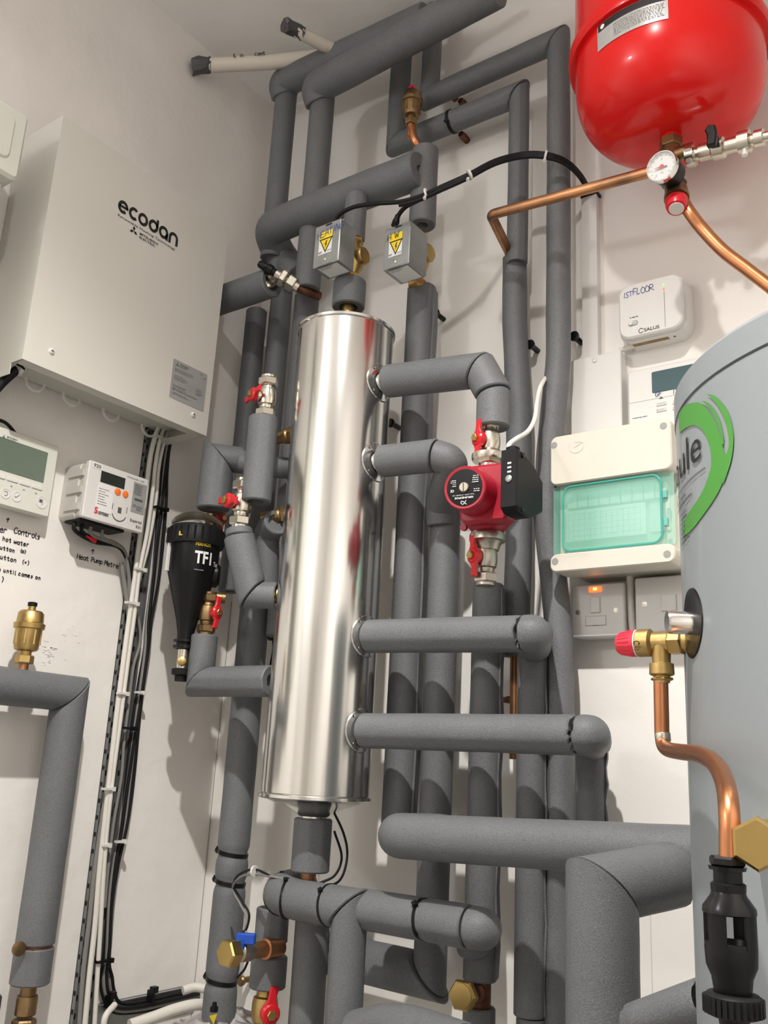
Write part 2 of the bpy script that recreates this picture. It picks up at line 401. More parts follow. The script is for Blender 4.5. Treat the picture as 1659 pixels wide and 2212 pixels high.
# ================================================================== steel low-loss header
TD = .22; TP = at(745, 722, TD); BPt = at(684, 1722, TD); TX = (TP[0]+BPt[0])/2; TR = .0978; TT, TB = TP[2], BPt[2]; TO = V3(TX, -TD, 0)
t = thing('steel_header_vessel', 'tall polished stainless steel cylinder standing before the pipes', 'cylinder', (TX, -TD, TB)); TANK = t
mb = MB().lathe((TX, -TD, TB), Z, [(.004, TR-.002)]+[(h, TR) for h in np.linspace(.006, TT-TB-.006, 10)]+[(TT-TB-.004, TR-.002)], 96); mb.build('steel_shell', 'steel', t, 20)
MB().lathe((TX, -TD, TT), Z, [(-.008, TR), (-.006, TR+.0035), (-.001, TR+.004), (.001, TR+.001), (.001, TR-.004), (-.004, TR-.008), (-.004, .0)], 96).build('top_rim', 'steel', t)
MB().lathe((TX, -TD, TB), -Z, [(-.004, TR), (-.003, TR+.004), (.002, TR+.004), (.004, TR+.001), (.004, TR-.003), (.019, .052), (.028, .034), (.033, .026), (.044, .0255), (.044, 0)], 96).build('bottom_cone', 'steel', t)
FL = []
for px, py, w in ((820, 828, 76), (818, 998, 72), (790, 1375, 78), (782, 1578, 84)):
    p = at(px, py, TD); r = .043; FL.append(p[2])
    xs = TX+math.sqrt(TR**2-.03**2)-.002
    m = MB()
    # saddle flange: ring bent over the shell
    vs = []; fs = []; N = 40
    for j, (ra, off) in enumerate(((.022, .0), (.023, .004), (.026, .003), (.030, .002), (.0375, .0025), (.039, .0005))):
        for k in range(N):
            a = 2*math.pi*k/N; yy = ra*math.cos(a); zz = ra*math.sin(a); xx = math.sqrt(TR**2-yy*yy)
            vs.append((TX+xx+off, -TD+yy, p[2]+zz))
    for j in range(5):
        for k in range(N): fs.append((j*N+k, j*N+(k+1) % N, (j+1)*N+(k+1) % N, (j+1)*N+k))
    m.add(vs, fs)
    f = m.build('port_flange', 'steel', t)
    m = MB()
    for k in range(4):
        a = math.pi/4+k*math.pi/2; yy = .033*math.cos(a); zz = .033*math.sin(a)
        m.lathe((TX+math.sqrt(TR**2-yy*yy)+.004, -TD+yy, p[2]+zz), X, [(0, .0025), (.0015, .002), (.002, 0)], 8)
    m.build('rivets', 'nickel', f)['kind'] = 'stuff'
    MB().lathe((TX+TR-.01, -TD, p[2]), X, [(0, .021), (.045, .021)], 24).build('port_stub', 'steel', t)
# ================================================================== pipe runs
def run_w(label, segs, w, ref, **k): return run(label, segs, wr(ref, w), **k)
# horizontal branches from the header
def xline(px, z, d):     # x on the plane d where column px is seen at height z
    a = at(px, 1000, d); b = at(px, 1400, d); s = (z-a[2])/(b[2]-a[2]); return a[0]+(b[0]-a[0])*s
def vx(px, py, d, ztop=None): return at(px, py, d)
VD = .095
# H1 with elbow back and down into vertical F
z1 = FL[2]; x1a = TX+TR+.004
pe = at(1150, 1368, TD); F_ = at(1150, 1480, VD+.005); fx = F_[0]
x1 = at(1152, 1368, TD)[0]; r1 = wr(at(960, 1372, TD), 76)
run('lower middle grey foam branch from the steel cylinder, second from bottom, with torn elbow end', [
    [V3(x1a, -TD, z1), V3(x1-.018, -TD, pe[2])], [V3(x1-.018, -TD, pe[2]), V3(x1+.002, -TD, pe[2]), V3(fx+.006, -VD-.012, pe[2]-.004)]], r1, rf=.026, gap=.0028, jag=.004)
hx0 = at(1277, 1700, VD+.005)[0]; z2 = FL[3]; pe2 = at(1265, 1588, TD); x2 = pe2[0]+.003; r2 = wr(at(1000, 1580, TD), 80)
run('lowest grey foam branch from the steel cylinder, longest, ending in a split elbow', [
    [V3(x1a, -TD, z2), V3(x2-.016, -TD, pe2[2])], [V3(x2-.016, -TD, pe2[2]), V3(x2+.004, -TD, pe2[2]), V3(hx0+.006, -VD-.012, pe2[2]-.004)]], r2, rf=.026, gap=.0028, jag=.004)
# port 1 branch: runs right, turns down through two mitres to the pump
zp1 = FL[0]; a1 = at(1038, 800, TD); b1 = at(1066, 838, TD); c1_ = at(1063, 925, TD); rp1 = wr(at(930, 810, TD), 74); PXx = at(1058, 930, TD)[0]
run('top grey foam branch from the steel cylinder turning down to the red pump', [
    [V3(x1a+.012, -TD, zp1), V3(a1[0], -TD, a1[2])], [V3(a1[0], -TD, a1[2]), V3(PXx+.006, -TD, a1[2]-.052)], [V3(PXx+.006, -TD, a1[2]-.052), V3(PXx+.006, -TD, c1_[2])]], [rp1, rp1, rp1*.92], gap=.0018)
# port 2 branch to vertical D
zp2 = FL[1]; a2 = at(942, 984, TD); D_ = at(968, 1045, VD+.02); rp2 = wr(at(880, 990, TD), 72)
dx = at(950, 1480, VD)[0]
run('short grey foam branch beside the red pump, second from top on the cylinder', [
    [V3(x1a+.010, -TD, zp2), V3(a2[0], -TD, a2[2])], [V3(a2[0], -TD, a2[2]), V3(a2[0]+.03, -TD+.012, a2[2]-.012), V3(dx+.0, -VD-.02, a2[2]-.055), V3(dx, -VD-.012, a2[2]-.10)]], [rp2, rp2*.94], rf=.03, gap=.0016)
# verticals behind
def lip(root, x, y, za, zb, r):      # open edge of the slit foam, standing off the back right of the sleeve
    mb = MB(); n = 14; vs = []; fs = []
    for i in range(n+1):
        z = zb+.004+(za-zb-.012)*i/n; w_ = .002*math.sin(i*1.7+x*40)
        for a_, rr_ in ((-.1, .98), (-.1, 1.14), (.75, 1.16), (.75, .98)):
            vs.append((x+r*rr_*math.cos(a_)+w_, y+r*rr_*math.sin(a_), z))
    for i in range(n):
        for q in range(4): fs.append((i*4+q, i*4+(q+1) % 4, (i+1)*4+(q+1) % 4, (i+1)*4+q))
    fs += [(3, 2, 1, 0), (n*4, n*4+1, n*4+2, n*4+3)]; mb.add(vs, fs).build('slit_edge', 'foam', root, 30)
def vert(label, px, py, d, w, ytop, ybot, bow=None, **k):
    c = at(px, py, d); x = c[0]; r = wr(c, w)
    def zof(pyq):    # height where the axis crosses image row pyq
        lo, hi = -1., 4.
        for _ in range(40):
            m_ = (lo+hi)/2; q = V3(x, -d, m_)-CAM; yy = 1106-F_PX*(q@_u)/(q@_w)
            if yy > pyq: lo = m_
            else: hi = m_
        return (lo+hi)/2
    o_ = run(label, [[V3(x, -d, zof(ytop)), V3(x, -d, zof(ybot))]], r, **k); lip(o_, x, -d, zof(ytop), zof(ybot), r)
    return o_, x, r, zof
B_, bx, br, bz = vert('vertical grey foam pipe under the hot water actuator, nearest right of the steel cylinder', 873, 1480, VD+.01, 70, 622, 1790)
_c = at(950, 1480, VD); dx = _c[0]; dr = wr(_c, 68); _dl = at(942, 2112, VD)[2]
run('vertical grey foam pipe second right of the steel cylinder, mitred left at its foot', [[V3(dx, -VD, at(965, 1065, VD)[2]), V3(dx, -VD, _dl)], [V3(dx, -VD, _dl), V3(dx-.24, -VD, _dl+.004)]], [dr, dr*1.25])
E1, ex, er, ez = vert('vertical grey foam pipe rising to the lower valve of the red pump', 1050, 1480, VD+.02, 68, 1262, 2118)
F1, fx, fr, fz = vert('vertical grey foam pipe below the elbow of the second lowest branch', 1150, 1480, VD+.002, 64, 1350, 2195)
H_, hx, hr, hz = vert('short vertical grey foam pipe below the split elbow of the lowest branch', 1277, 1700, VD+.005, 66, 1572, 1850)
F2, _, _, _ = vert('stub of grey foam pipe under the ragged joint at the bottom edge', 1148, 2210, VD+.002, 66, 2198, 3900)
# P06 sleeve with copper entering on top
p6 = at(1113, 700, .055); r6 = wr(p6, 52)
P6 = [at(1112, 556, .055), at(1112, 700, .055), at(1117, 800, .055), at(1121, 900, .055), at(1120, 1200, .055), at(1112, 1420, .05)]
run('vertical grey foam pipe capped by the old copper elbow, just left of the tallest pipe', [[P6[0], P6[1], P6[2], P6[3], P6[4], P6[5]]], r6*1.03, rf=.25, wob=.012)
# small copper pipe below it with clip
t = thing('copper_pipe', 'thin bare copper pipe with small wall clip seen between two foam verticals', 'pipe', at(1111, 1600, .05))
MB().sweep([at(1112, 1405, .05), at(1110, 1640, .05)], .0085, 16).build('copper_tube', 'copper_old', t)
cpt = at(1108, 1512, .045); mbp = MB().lathe(cpt-Z*.006, Z, [(0, .010), (0, .012), (.012, .012), (.012, .010)], 20); mbp.lathe(cpt, Y, [(0, .004), (.04, .004)], 8); mbp.box(cpt+V3(-.022, -.004, -.005), cpt+V3(-.008, .004, .005)); mbp.build('pipe_clip', 'copper_dark', t)
# C: the tallest one, mitred into the top run, bowed behind the consumer unit
cd_ = .075
c_top = at(1207, 98, cd_); cx0 = c_top[0]; rC = wr(at(1207, 500, cd_), 48)
P7l = at(928, 200, cd_); zt = (c_top[2]+P7l[2])/2; P7l = V3(P7l[0], -cd_, zt); c_top = V3(cx0, -cd_, zt)
run('tallest grey foam pipe, mitred left of the red vessel and bowed lower down', [
    [V3(P7l[0]+.004, -cd_, CEIL-.002), P7l], [P7l, c_top],
    [c_top, at(1207, 500, cd_), at(1206, 780, cd_), at(1186, 980, cd_+.01), at(1180, 1120, cd_+.01), at(1200, 1290, cd_), at(1210, 1400, cd_), at(1210, 1560, cd_), at(1210, 1780, cd_), at(1202, 2230, cd_), at(1202, 2230, cd_)*[1, 1, 0]+V3(0, 0, .03)]],
    [rC*1.0, rC*1.12, rC*1.08], rf=.5, wob=.012)
# P05 U-shaped: down, right, down
q0 = at(862, 160, .07); q1 = at(857, 312, .07); q2 = at(1122, 203, .07); zz = (q1[2]+q2[2])/2; q1 = V3(q1[0], -.07, q1[2]); q2 = V3(q2[0], -.07, q2[2]); r5 = wr(q1, 46)
run('thin grey foam loop with two mitred corners behind the brass air vent', [
    [V3(q1[0], -.07, CEIL-.002), q1], [q1, q2], [q2, V3(q2[0], -.07, at(1118, 560, .07)[2]-.01)]], [r5, r5, r5*.86])
# top two runs along the ceiling
u0_ = at(590, 205, .15); u1_ = at(922, 38, .155); vA = at(598, 300, .15)
run('upper grey foam pipe under the ceiling, ending short at the ribbed hose', [
    [at(573, 700, .15)*[1, 1, 0]+V3(0, 0, at(585, 560, .15)[2]), V3(at(585, 560, .15)[0], -.15, u0_[2]-.012)], [V3(at(585, 560, .15)[0]-.004, -.150, u0_[2]-.026), V3(at(585, 560, .15)[0]-.006, -.165, u0_[2]+.004), u1_]], [wr(vA, 47), wr(vA, 60)], rf=.025)
w0_ = at(672, 215, .17); w1_ = at(1075, -25, .23); vB = at(690, 300, .17)
run('lower and longer of the two foam pipes slanting along the ceiling', [
    [V3(vB[0], -.17, at(660, 628, .17)[2]), V3(vB[0], -.17, w0_[2]-.012)], [V3(vB[0]-.004, -.172, w0_[2]-.028), V3(vB[0]-.008, -.19, w0_[2]+.004), w1_]], [wr(vB, 53), wr(vB, 68)], rf=.028)
# ribbed hose continuing from the short one
t = thing('ribbed_hose', 'pale ribbed hose end poking from the short ceiling pipe', 'hose', u1_)
hd = nz(at(990, -4, .155)-u1_); MB().lathe(u1_-hd*.02, hd, [(0, .012)]+[(.02+.004*k, .016 if k % 2 else .0125) for k in range(9)]+[(.058, .013), (.16, .013)], 20).build('hose_tube', 'case_clear', t, 60)
# pair of white plastic tails with taped ends
for i, (a, b, w_, lb, sc) in enumerate(((at(425, 143, .32), at(735, 118, .125), 31, 'long white plastic pipe tail with marker writing and grey taped end', 1), (at(622, 58, .30), at(765, 124, .125), 27, 'short white plastic pipe tail with crumpled grey tape end near the ceiling', 0))):
    t = thing('plastic_pipe', lb, 'pipe', a); r = wr(a, w_); d = nz(b-a)
    MB().sweep([a+d*.02, a*.5+b*.5-Z*.006, b], r, 20).build('plastic_tube', 'skin_pipe', t, 60)
    rn = random.Random(5+i); mb = MB(); N = 12
    prof = [(-.022, r*.55), (-.02, r*1.25), (-.006, r*1.12), (.018, r*1.06), (.026, r*1.04), (.026, r)]
    mb.lathe(a+d*.012, d, prof, N)
    mb.v = [tuple(arr(p)+np.array([rn.uniform(-1, 1)*r*.22 for _ in range(3)])) for p in mb.v]
    mb.build('tape_wrap', 'tape', t, 20)
    if sc:
        m2 = MB(); uu = nz(b-a); vv = nz(np.cross(uu, _w)); vv = vv if vv[2] > 0 else -vv; nn = nz(np.cross(uu, vv)); nn = nn if nn@_w < 0 else -nn
        o_ = at(505, 128, .28)
        L0 = np.linalg.norm(o_-a); base = a+d*L0
        hand(m2, 'K', base+nn*r*1.04+vv*r*.30, uu, vv, .008); hand(m2, 'in', base+nn*r*1.04+vv*r*.30+uu*.015, uu, vv, .008); hand(m2, '50', base+nn*r*1.04+vv*r*.3+uu*.032, uu, vv, .008); hand(m2, 'comt', base+nn*r*1.04+vv*r*.30+uu*.052, uu, vv, .009)
        m2.build('marker_writing', 'ink', t)
# Q: thick slanting pipe over the actuators, mitred into the vertical above the hot water valve
QD = .19; qa = at(585, 490, QD); qb = at(908, 366, QD); qz = (qa[2]+qb[2])/2; rQ = wr(at(720, 440, QD), 76)
hwx = at(905, 560, .135)
run('thick slanting grey foam pipe over the two actuators, mitred at its right end', [
    [V3(at(640, 650, .10)[0], -.10, at(640, 600, .10)[2]), V3(at(600, 520, .13)[0], -.12, qa[2]-.03), V3(qa[0]-.012, -QD+.005, qa[2]), V3(qa[0]+.09, -QD, qa[2]+.25*(qb[2]-qa[2])), qb]], rQ, rf=.04)
va = at(918, 325, QD-.03); vb = at(912, 488, QD-.03); run('short vertical grey foam pipe with torn top between slanting pipe and hot water actuator', [[V3(vb[0], -QD+.03, va[2]), V3(vb[0], -QD+.03, vb[2])]], wr(vb, 58), hole=.012)
ha = at(764, 430, TD-.005); hb = at(766, 522, TD-.005); run('short foam stub hanging from the slanting pipe behind the heating actuator', [[V3(TX+.002, -TD, ha[2]), V3(TX+.002, -TD, hb[2])]], wr(hb, 48))
# heating valve stub under the box
s0 = at(745, 612, TD); s1 = at(745, 668, TD)
run('round grey foam collar between heating actuator and steel cylinder', [[V3(TX, -TD, s0[2]), V3(TX, -TD, s1[2])]], wr(s0, 70), hole=.02)
# verticals on the left, behind and beside the header
def vert2(label, pA, pB, d, w, rf=.2, **k):
    pts = [at(a, b, d) for a, b in (pA, *pB)]; return run(label, [pts], wr(pts[0], w), rf=rf, **k)
run('vertical grey foam pipe directly left of the steel cylinder top, behind the collar', [[V3(at(663, 645, .11)[0], -.11, at(663, 640, .11)[2]), V3(at(663, 645, .11)[0], -.11, 1.55)]], wr(at(663, 700, .11), 54))
run('dark vertical grey foam pipe third from the corner beside the header', [[V3(at(612, 600, .09)[0], -.09, at(612, 545, .09)[2]), V3(at(612, 600, .09)[0], -.09, 1.60)]], wr(at(612, 600, .09), 46))
run('dark vertical grey foam pipe tucked in the corner behind the upper red-handled valve', [[V3(at(552, 700, .10)[0]-.0, -.10, at(556, 672, .10)[2]), V3(at(552, 700, .10)[0], -.10, 1.66)]], wr(at(548, 700, .10), 45))
# stub coming along the left wall behind the control box
sa = at(588, 610, .22); sb = V3(.004, -.22, sa[2])
run('thick grey foam pipe from the wall behind the white control box to a drain valve', [[sb, sa]], wr(sa, 64), hole=.02)
run('short dark foam elbow above the drain valve near the corner', [[at(615, 545, .13), at(600, 575, .13), V3(*at(590, 600, .13))]], wr(sa, 46), rf=.03)
# V3 sleeve and mitre to the header
g0 = at(560, 905, .30); g1 = at(553, 1085, .30); g0 = V3(g1[0], -.30, g0[2])
run('vertical grey foam pipe under the upper red-handled valve left of the header', [[g0, g1]], wr(g0, 64), hole=.016)
run('slit foam elbow hugging the brass union on the header, middle left', [[at(598, 1128, .255), at(575, 1150, .235), at(575, 1270, .22)]], wr(at(575, 1150, .235), 56), rf=.03, hole=.018)
run('short horizontal dark foam pipe half hidden left of the header', [[at(520, 1000, .24), at(600, 1010, .20), at(640, 1012, .18)]], wr(at(560, 1000, .22), 46), rf=.05)
# leaning sleeve V2 to collar
k0 = at(516, 1158, .31); k1 = at(545, 1285, .285); k2 = at(598, 1287, .26)
run('leaning grey foam pipe below the lower red-handled valve, cut to a point', [[k0, k1], [k1, k2]], [wr(k0, 66), wr(k2, 58)], hole=.018, gap=.001)
run('thin slice of foam sleeve sitting on the leaning pipe under the valve', [[at(516, 1143, .315), at(517, 1158, .314)]], wr(k0, 58), hole=.012)
# filter inlet leg: elbow from right, going down to brass
m0 = at(560, 1000, .20); m1 = at(470, 1000, .27); m2_ = at(466, 1100, .27)
run('foam pipe with a mitred top dropping to the brass valve above the black filter', [[m0, V3(m1[0], -.27, m0[2])], [V3(m1[0], -.27, m0[2]), V3(m1[0], -.27, m2_[2])]], [wr(m1, 58), wr(m1, 70)], hole=.016)
# H0 horizontal to the header and its mitred riser
h0 = at(580, 1470, TD+.03); h1 = at(432, 1474, TD+.03); h0 = V3(h0[0]+.01, -TD-.03, (h0[2]+h1[2])/2); h1 = V3(h1[0], -TD-.03, h0[2])
h2 = at(447, 1372, TD+.03); h2 = V3(h1[0]+.0, -TD-.03, h2[2])
run('horizontal grey foam pipe left of the header, mitred up to the black filter', [[h0, h1], [h1, h2]], [wr(h0, 68), wr(h1, 58)], hole=.014, gap=.0014)
# long left vertical with ties
lv = at(516, 1700, .13); lr = wr(lv, 68); LV = []
ztop = at(549, 1305, .13)[2]; zb = at(452, 2205, .13)[2]
ztie = [at(500, 1843, .13)[2], at(490, 1905, .13)[2], at(472, 2116, .13)[2]]
zs = [ztop]; rs = []
P = [V3(lv[0], -.13, z) for z in np.r_[np.linspace(ztop, .78, 110), np.linspace(.75, .03, 12)]]; rad = []
for p in P: rad.append(lr*(1.0-.15*max([math.exp(-((p[2]-q)/.010)**2) for q in ztie]))*(1+.02*max(0, (1.35-max(.9, p[2])))))
t = thing('insulated_pipe', 'long vertical grey foam pipe near the room corner, strapped with three black cable ties', 'pipe', P[-1])
MB().sweep(P, rad, 28, None, None, True, True, .012, .006, 20).build('foam_sleeve', 'foam', t, 32)
for z in ztie: band(V3(lv[0], -.13, z), Z+V3(.12, .05, 0), lr*.93, .0075, 'black', 'cable_tie', t, V3(-1, -.35, 0), .007)
# big low branch
bl = at(812, 1802, .27); brr = at(1225, 1826, .27); zL = bl[2]; rB = wr(at(1000, 1815, .27), 98)
slope = (brr[2]-bl[2])/(brr[0]-bl[0]); xe = 1.30
run('thick pale grey foam pipe crossing low to the right, rounded at its left end', [
    [V3(bl[0]+.060, -.15, bl[2]), V3(bl[0]+.014, -.27, bl[2]), V3(bl[0]+.12, -.27, bl[2]+slope*.1), V3(xe, -.27, bl[2]+slope*(xe-bl[0]))]], rB, rf=.045)
# K: the biggest elbow
KD = .42; kv = at(1301, 2000, KD); rK = wr(kv, 156); kt = at(1300, 1920, KD); kh = V3(kv[0]+.045, -.29, kt[2]+.014)
run('fattest grey foam elbow at bottom right, mitred back towards the wall', [
    [V3(kv[0]-.003, -KD, .03), V3(kv[0], -KD, kt[2])], [V3(kv[0], -KD, kt[2]), kh]], [rK, rK*.93], hole=.02, gap=.0008)
# white-lit stub lower right running to the cylinder
run('brightly lit foam stub at the bottom edge before the white cylinder', [[at(1372, 2215, .55), at(1530, 2160, .60)]], wr(at(1450, 2180, .58), 92), hole=.018)
# header outlet sleeve
o0 = at(682, 1768, TD); o1 = at(680, 1885, TD); ro = wr(o1, 84)
run('upright grey foam sleeve below the cone of the steel cylinder', [[V3(TX, -TD, o0[2]), V3(TX, -TD, o1[2])]], ro, hole=.026)
t = thing('copper_pipe', 'stub of copper pipe between lower sleeve and strapped foam joint', 'pipe', V3(TX-.006, -TD, at(672, 1930, TD)[2]))
MB().sweep([V3(TX-.004, -TD, o1[2]+.012), V3(TX-.004, -TD, at(672, 1950, TD)[2])], .015, 20).build('copper_tube', 'copper_old', t)
# L1 / L2 / vertical drop between them
LD = .25; la = at(598, 1940, LD); lb_ = at(752, 1958, LD); rl = wr(la, 82); zl = (la[2]+lb_[2])/2
ld = at(750, 2060, LD)
run('strapped grey foam pipe at bottom centre, mitred into a fat drop pipe', [
    [V3(la[0]-.01, -LD+.085, zl+.012), V3(la[0]-.008, -LD+.008, zl+.004), V3(la[0]+.05, -LD, zl), V3(ld[0], -LD, zl)],
    [V3(ld[0], -LD, zl), V3(ld[0], -LD, at(745, 2212, LD)[2]-.05)]], [rl, wr(ld, 80)], rf=.03, gap=.0012)
T1 = bpy.data.objects[-1] if False else None
rt = [o for o in COL.objects if o.name.startswith('insulated_pipe')][-1]
tp = thing('cable_tie', 'black cable ties strapped round the foam joint at bottom centre', 'cable tie', V3(la[0], -LD, zl), None)
band(V3(la[0]+.026, -LD, zl), X+V3(0, .35, 0), rl*1.0, .005, 'black', 'tie_strap', tp, V3(0, -.6, 1), .005)
band(V3(la[0]-.004, -LD+.02, zl), V3(.75, -.8, 0), rl*1.02, .005, 'black', 'tie_strap', tp, V3(0, -.2, 1), .005)
band(V3(ld[0]-.042, -LD, zl), X+V3(0, 0, .1), rl*1.0, .004, 'black', 'tie_strap', tp, V3(0, -.8, .8), .005)
lc = at(800, 1966, .235); lc2 = at(1012, 2002, .235); rl2 = wr(lc, 84); zc2 = (lc[2]+lc2[2])/2
Pp = [V3(x, -.235, zc2) for x in np.linspace(lc[0]-.02, lc2[0], 16)]; tx = at(915, 1985, .235)[0]
rad = [rl2*(1-.08*math.exp(-((p[0]-tx)/.008)**2)) for p in Pp]
t = thing('insulated_pipe', 'horizontal grey foam pipe with one tie and a cracked elbow, bottom centre right', 'pipe', Pp[0])
MB().sweep(Pp, rad, 28, None, None, True, True, .012, .004, 10).build('foam_sleeve', 'foam', t, 32)
MB().sweep(dens(fillet([V3(lc2[0]+.003, -.235, zc2), V3(lc2[0]+.026, -.235, zc2), V3(ex, -.15, zc2-.012), V3(ex, -.13, zc2-.05)], .03), .02), rl2*.95, 28, None, None, True, True, .012, .003).build('foam_sleeve', 'foam', t, 32)
band(V3(tx, -.235, zc2), X+V3(0, 0, .08), rl2*.95, .005, 'black', 'cable_tie', t, V3(0, -.8, .8), .006)
# lower dark run joining vertical D with mitre
run('dark vertical grey foam pipe behind the drop pipe, bottom centre', [[V3(at(668, 2100, .15)[0], -.15, at(672, 1985, .15)[2]), V3(at(668, 2100, .15)[0], -.15, .03)]], wr(at(668, 2100, .15), 76))
# lowest pale run, left to right, bottom centre
run('pale foam pipe curving out of the bottom edge below the drop pipe', [[at(770, 2230, .30), at(860, 2212, .32), at(1000, 2262, .36)]], wr(at(860, 2212, .32), 92), rf=.3)
# sleeve pair with copper tee between, left bottom
ta = at(587, 1990, .17); tb = at(585, 2030, .17); tcx = at(580, 2098, .17)
run('dark vertical foam stub above the copper tee, bottom left of centre', [[V3(tb[0], -.17, at(588, 1960, .17)[2]), V3(tb[0], -.17, at(585, 2036, .17)[2])]], wr(tb, 72), hole=.014)
run('foam stub between the copper tee and the brass red-handled valve', [[V3(tb[0], -.17, at(583, 2064, .17)[2]), V3(tb[0], -.17, at(580, 2135, .17)[2])]], wr(tb, 78), hole=.014)
# ragged bits near the lower right vertical
e0 = at(1042, 2180, VD+.02); run('cut foam stub at the bottom edge under the hexagonal brass cap', [[V3(ex, -VD-.02, at(1042, 2176, VD+.02)[2]), V3(ex, -VD-.02, .03)]], er*.95, hole=.014)
# ================================================================== left wall pipe
ax_ = .075; r_l = wr(atx(103, 1842, ax_), 80)
lw1 = atx(168, 1500, ax_); lwz = lw1[2]; lx0 = atx(0, 1492, ax_)
yv = atx(103, 1842, ax_)[1]; zj = atx(74, 2040, ax_)[2]
run('fat grey foam pipe on the left wall, mitred downwards under the air vent', [
    [V3(ax_, lx0[1]-.25, lwz+.003), V3(ax_, yv, lwz)], [V3(ax_, yv, lwz), V3(ax_, yv, zj)]], r_l, hole=.012, seam=16)
run('short foam sleeve above the brass coupling at the bottom left edge', [[V3(ax_, yv, zj-.004), V3(ax_, yv, atx(66, 2125, ax_)[2])]], r_l*1.02, hole=.014)
t = thing('pipe_clip', 'rusty pipe clip with screw boss at the foam joint, bottom left', 'clip', V3(ax_, yv, zj))
MB().lathe(V3(ax_, yv, zj-.006), Z, [(0, r_l*.7), (0, r_l*.92), (.008, r_l*.92), (.008, r_l*.7)], 24).build('clip_band', 'copper_dark', t)
cb = V3(ax_+.02, yv-r_l-.012, zj+.001); MB().sweep([cb, V3(ax_+.01, yv-r_l*.7, zj-.002)], .005, 10).lathe(cb-X*.004, X, [(0, .009), (.002, .012), (.008, .012), (.010, .008)], 16).build('clip_boss', 'brass_old', t)
t = thing('brass_coupling', 'old brass compression coupling at the bottom left corner', 'fitting', V3(ax_, yv, atx(60, 2212, ax_)[2]))
zq = atx(66, 2125, ax_)[2]
MB().lathe(V3(ax_, yv, zq+.012), -Z, [(0, .014), (.03, .014), (.03, .017), (.034, .018), (.06, .018), (.062, .015)], 24).hexn(V3(ax_, yv, zq-.055), -Z, .02, .021).lathe(V3(ax_, yv, zq-.075), -Z, [(0, .014), (zq-.10, .014)], 20).build('coupling_body', 'brass_old', t)
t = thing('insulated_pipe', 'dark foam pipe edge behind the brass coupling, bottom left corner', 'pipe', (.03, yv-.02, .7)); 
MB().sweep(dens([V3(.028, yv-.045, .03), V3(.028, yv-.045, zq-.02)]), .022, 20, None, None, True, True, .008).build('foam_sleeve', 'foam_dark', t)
# automatic air vent on the left pipe
va_ = V3(ax_+.0, atx(50, 1440, ax_)[1], 0); z0 = atx(45, 1452, ax_)[2]
def airvent(label, c, z0, s, m, capm, spout, pipe_m, stem=True):
    t = thing('air_vent', label, 'valve', V3(c[0], c[1], z0)); b = V3(c[0], c[1], z0)
    MB().lathe(b-Z*.02*s, Z, [(0, .0085*s), (.040*s, .0085*s)], 18).build('copper_tail', pipe_m, t)
    MB().hexn(b+Z*.014*s, Z, .014*s, .015*s).lathe(b+Z*.028*s, Z, [(0, .010*s), (.008*s, .010*s)], 18).build('union_nut', m, t)
    mb = MB().lathe(b+Z*.034*s, Z, [(0, .012*s), (.002*s, .018*s), (.006*s, .0195*s), (.036*s, .021*s), (.037*s, .0245*s), (.045*s, .025*s), (.047*s, .0215*s), (.062*s, .0205*s), (.066*s, .017*s), (.067*s, 0)], 36)
    for k in range(8):
        a = k*math.pi/4; q = b+Z*.045*s+V3(math.cos(a), math.sin(a), 0)*.0195*s; mb.lathe(q, Z, [(0, .0022*s), (.024*s, .0022*s)], 6)
    mb.build('float_chamber', m, t)
    sp = nz(spout); q = b+Z*.088*s+sp*.008*s
    MB().lathe(q-sp*.01*s, sp, [(0, .008*s), (.016*s, .008*s), (.020*s, .0065*s)], 16).lathe(b+Z*.09*s+sp*.004*s, Z, [(0, .007*s), (.018*s, .006*s)], 14).build('valve_head', m, t)
    MB().lathe(q+sp*.0102*s, sp, [(0, .005*s), (.0002, .005*s)], 14).build('outlet', 'black', t)
    MB().lathe(b+Z*.1075*s+sp*.004*s, Z, [(0, .0075*s), (.006*s, .0078*s), (.007*s, .005*s)], 14).build('dust_cap', capm, t)
    return t
airvent('brass air vent with black cap on the left wall foam pipe', va_, z0, 1.12, 'brass', 'black', V3(.5, -.1, 0)+V3(.3, -.5, 0), 'copper_old')
# ================================================================== large white control box (left wall)
bx1 = .15; cTL, cTR, cBR, cBL = atx(135, 250, bx1), atx(495, 490, bx1), atx(446, 944, bx1), atx(50, 773, bx1)
y0, y1 = (cTL[1]+cBL[1])/2, (cTR[1]+cBR[1])/2; zt_, zb_ = (cTL[2]+cTR[2])/2, (cBL[2]+cBR[2])/2
t = thing('heat_pump_controller', 'large white wall box of the heat pump controller, with black lettering', 'control box', (0, (y0+y1)/2, zb_))
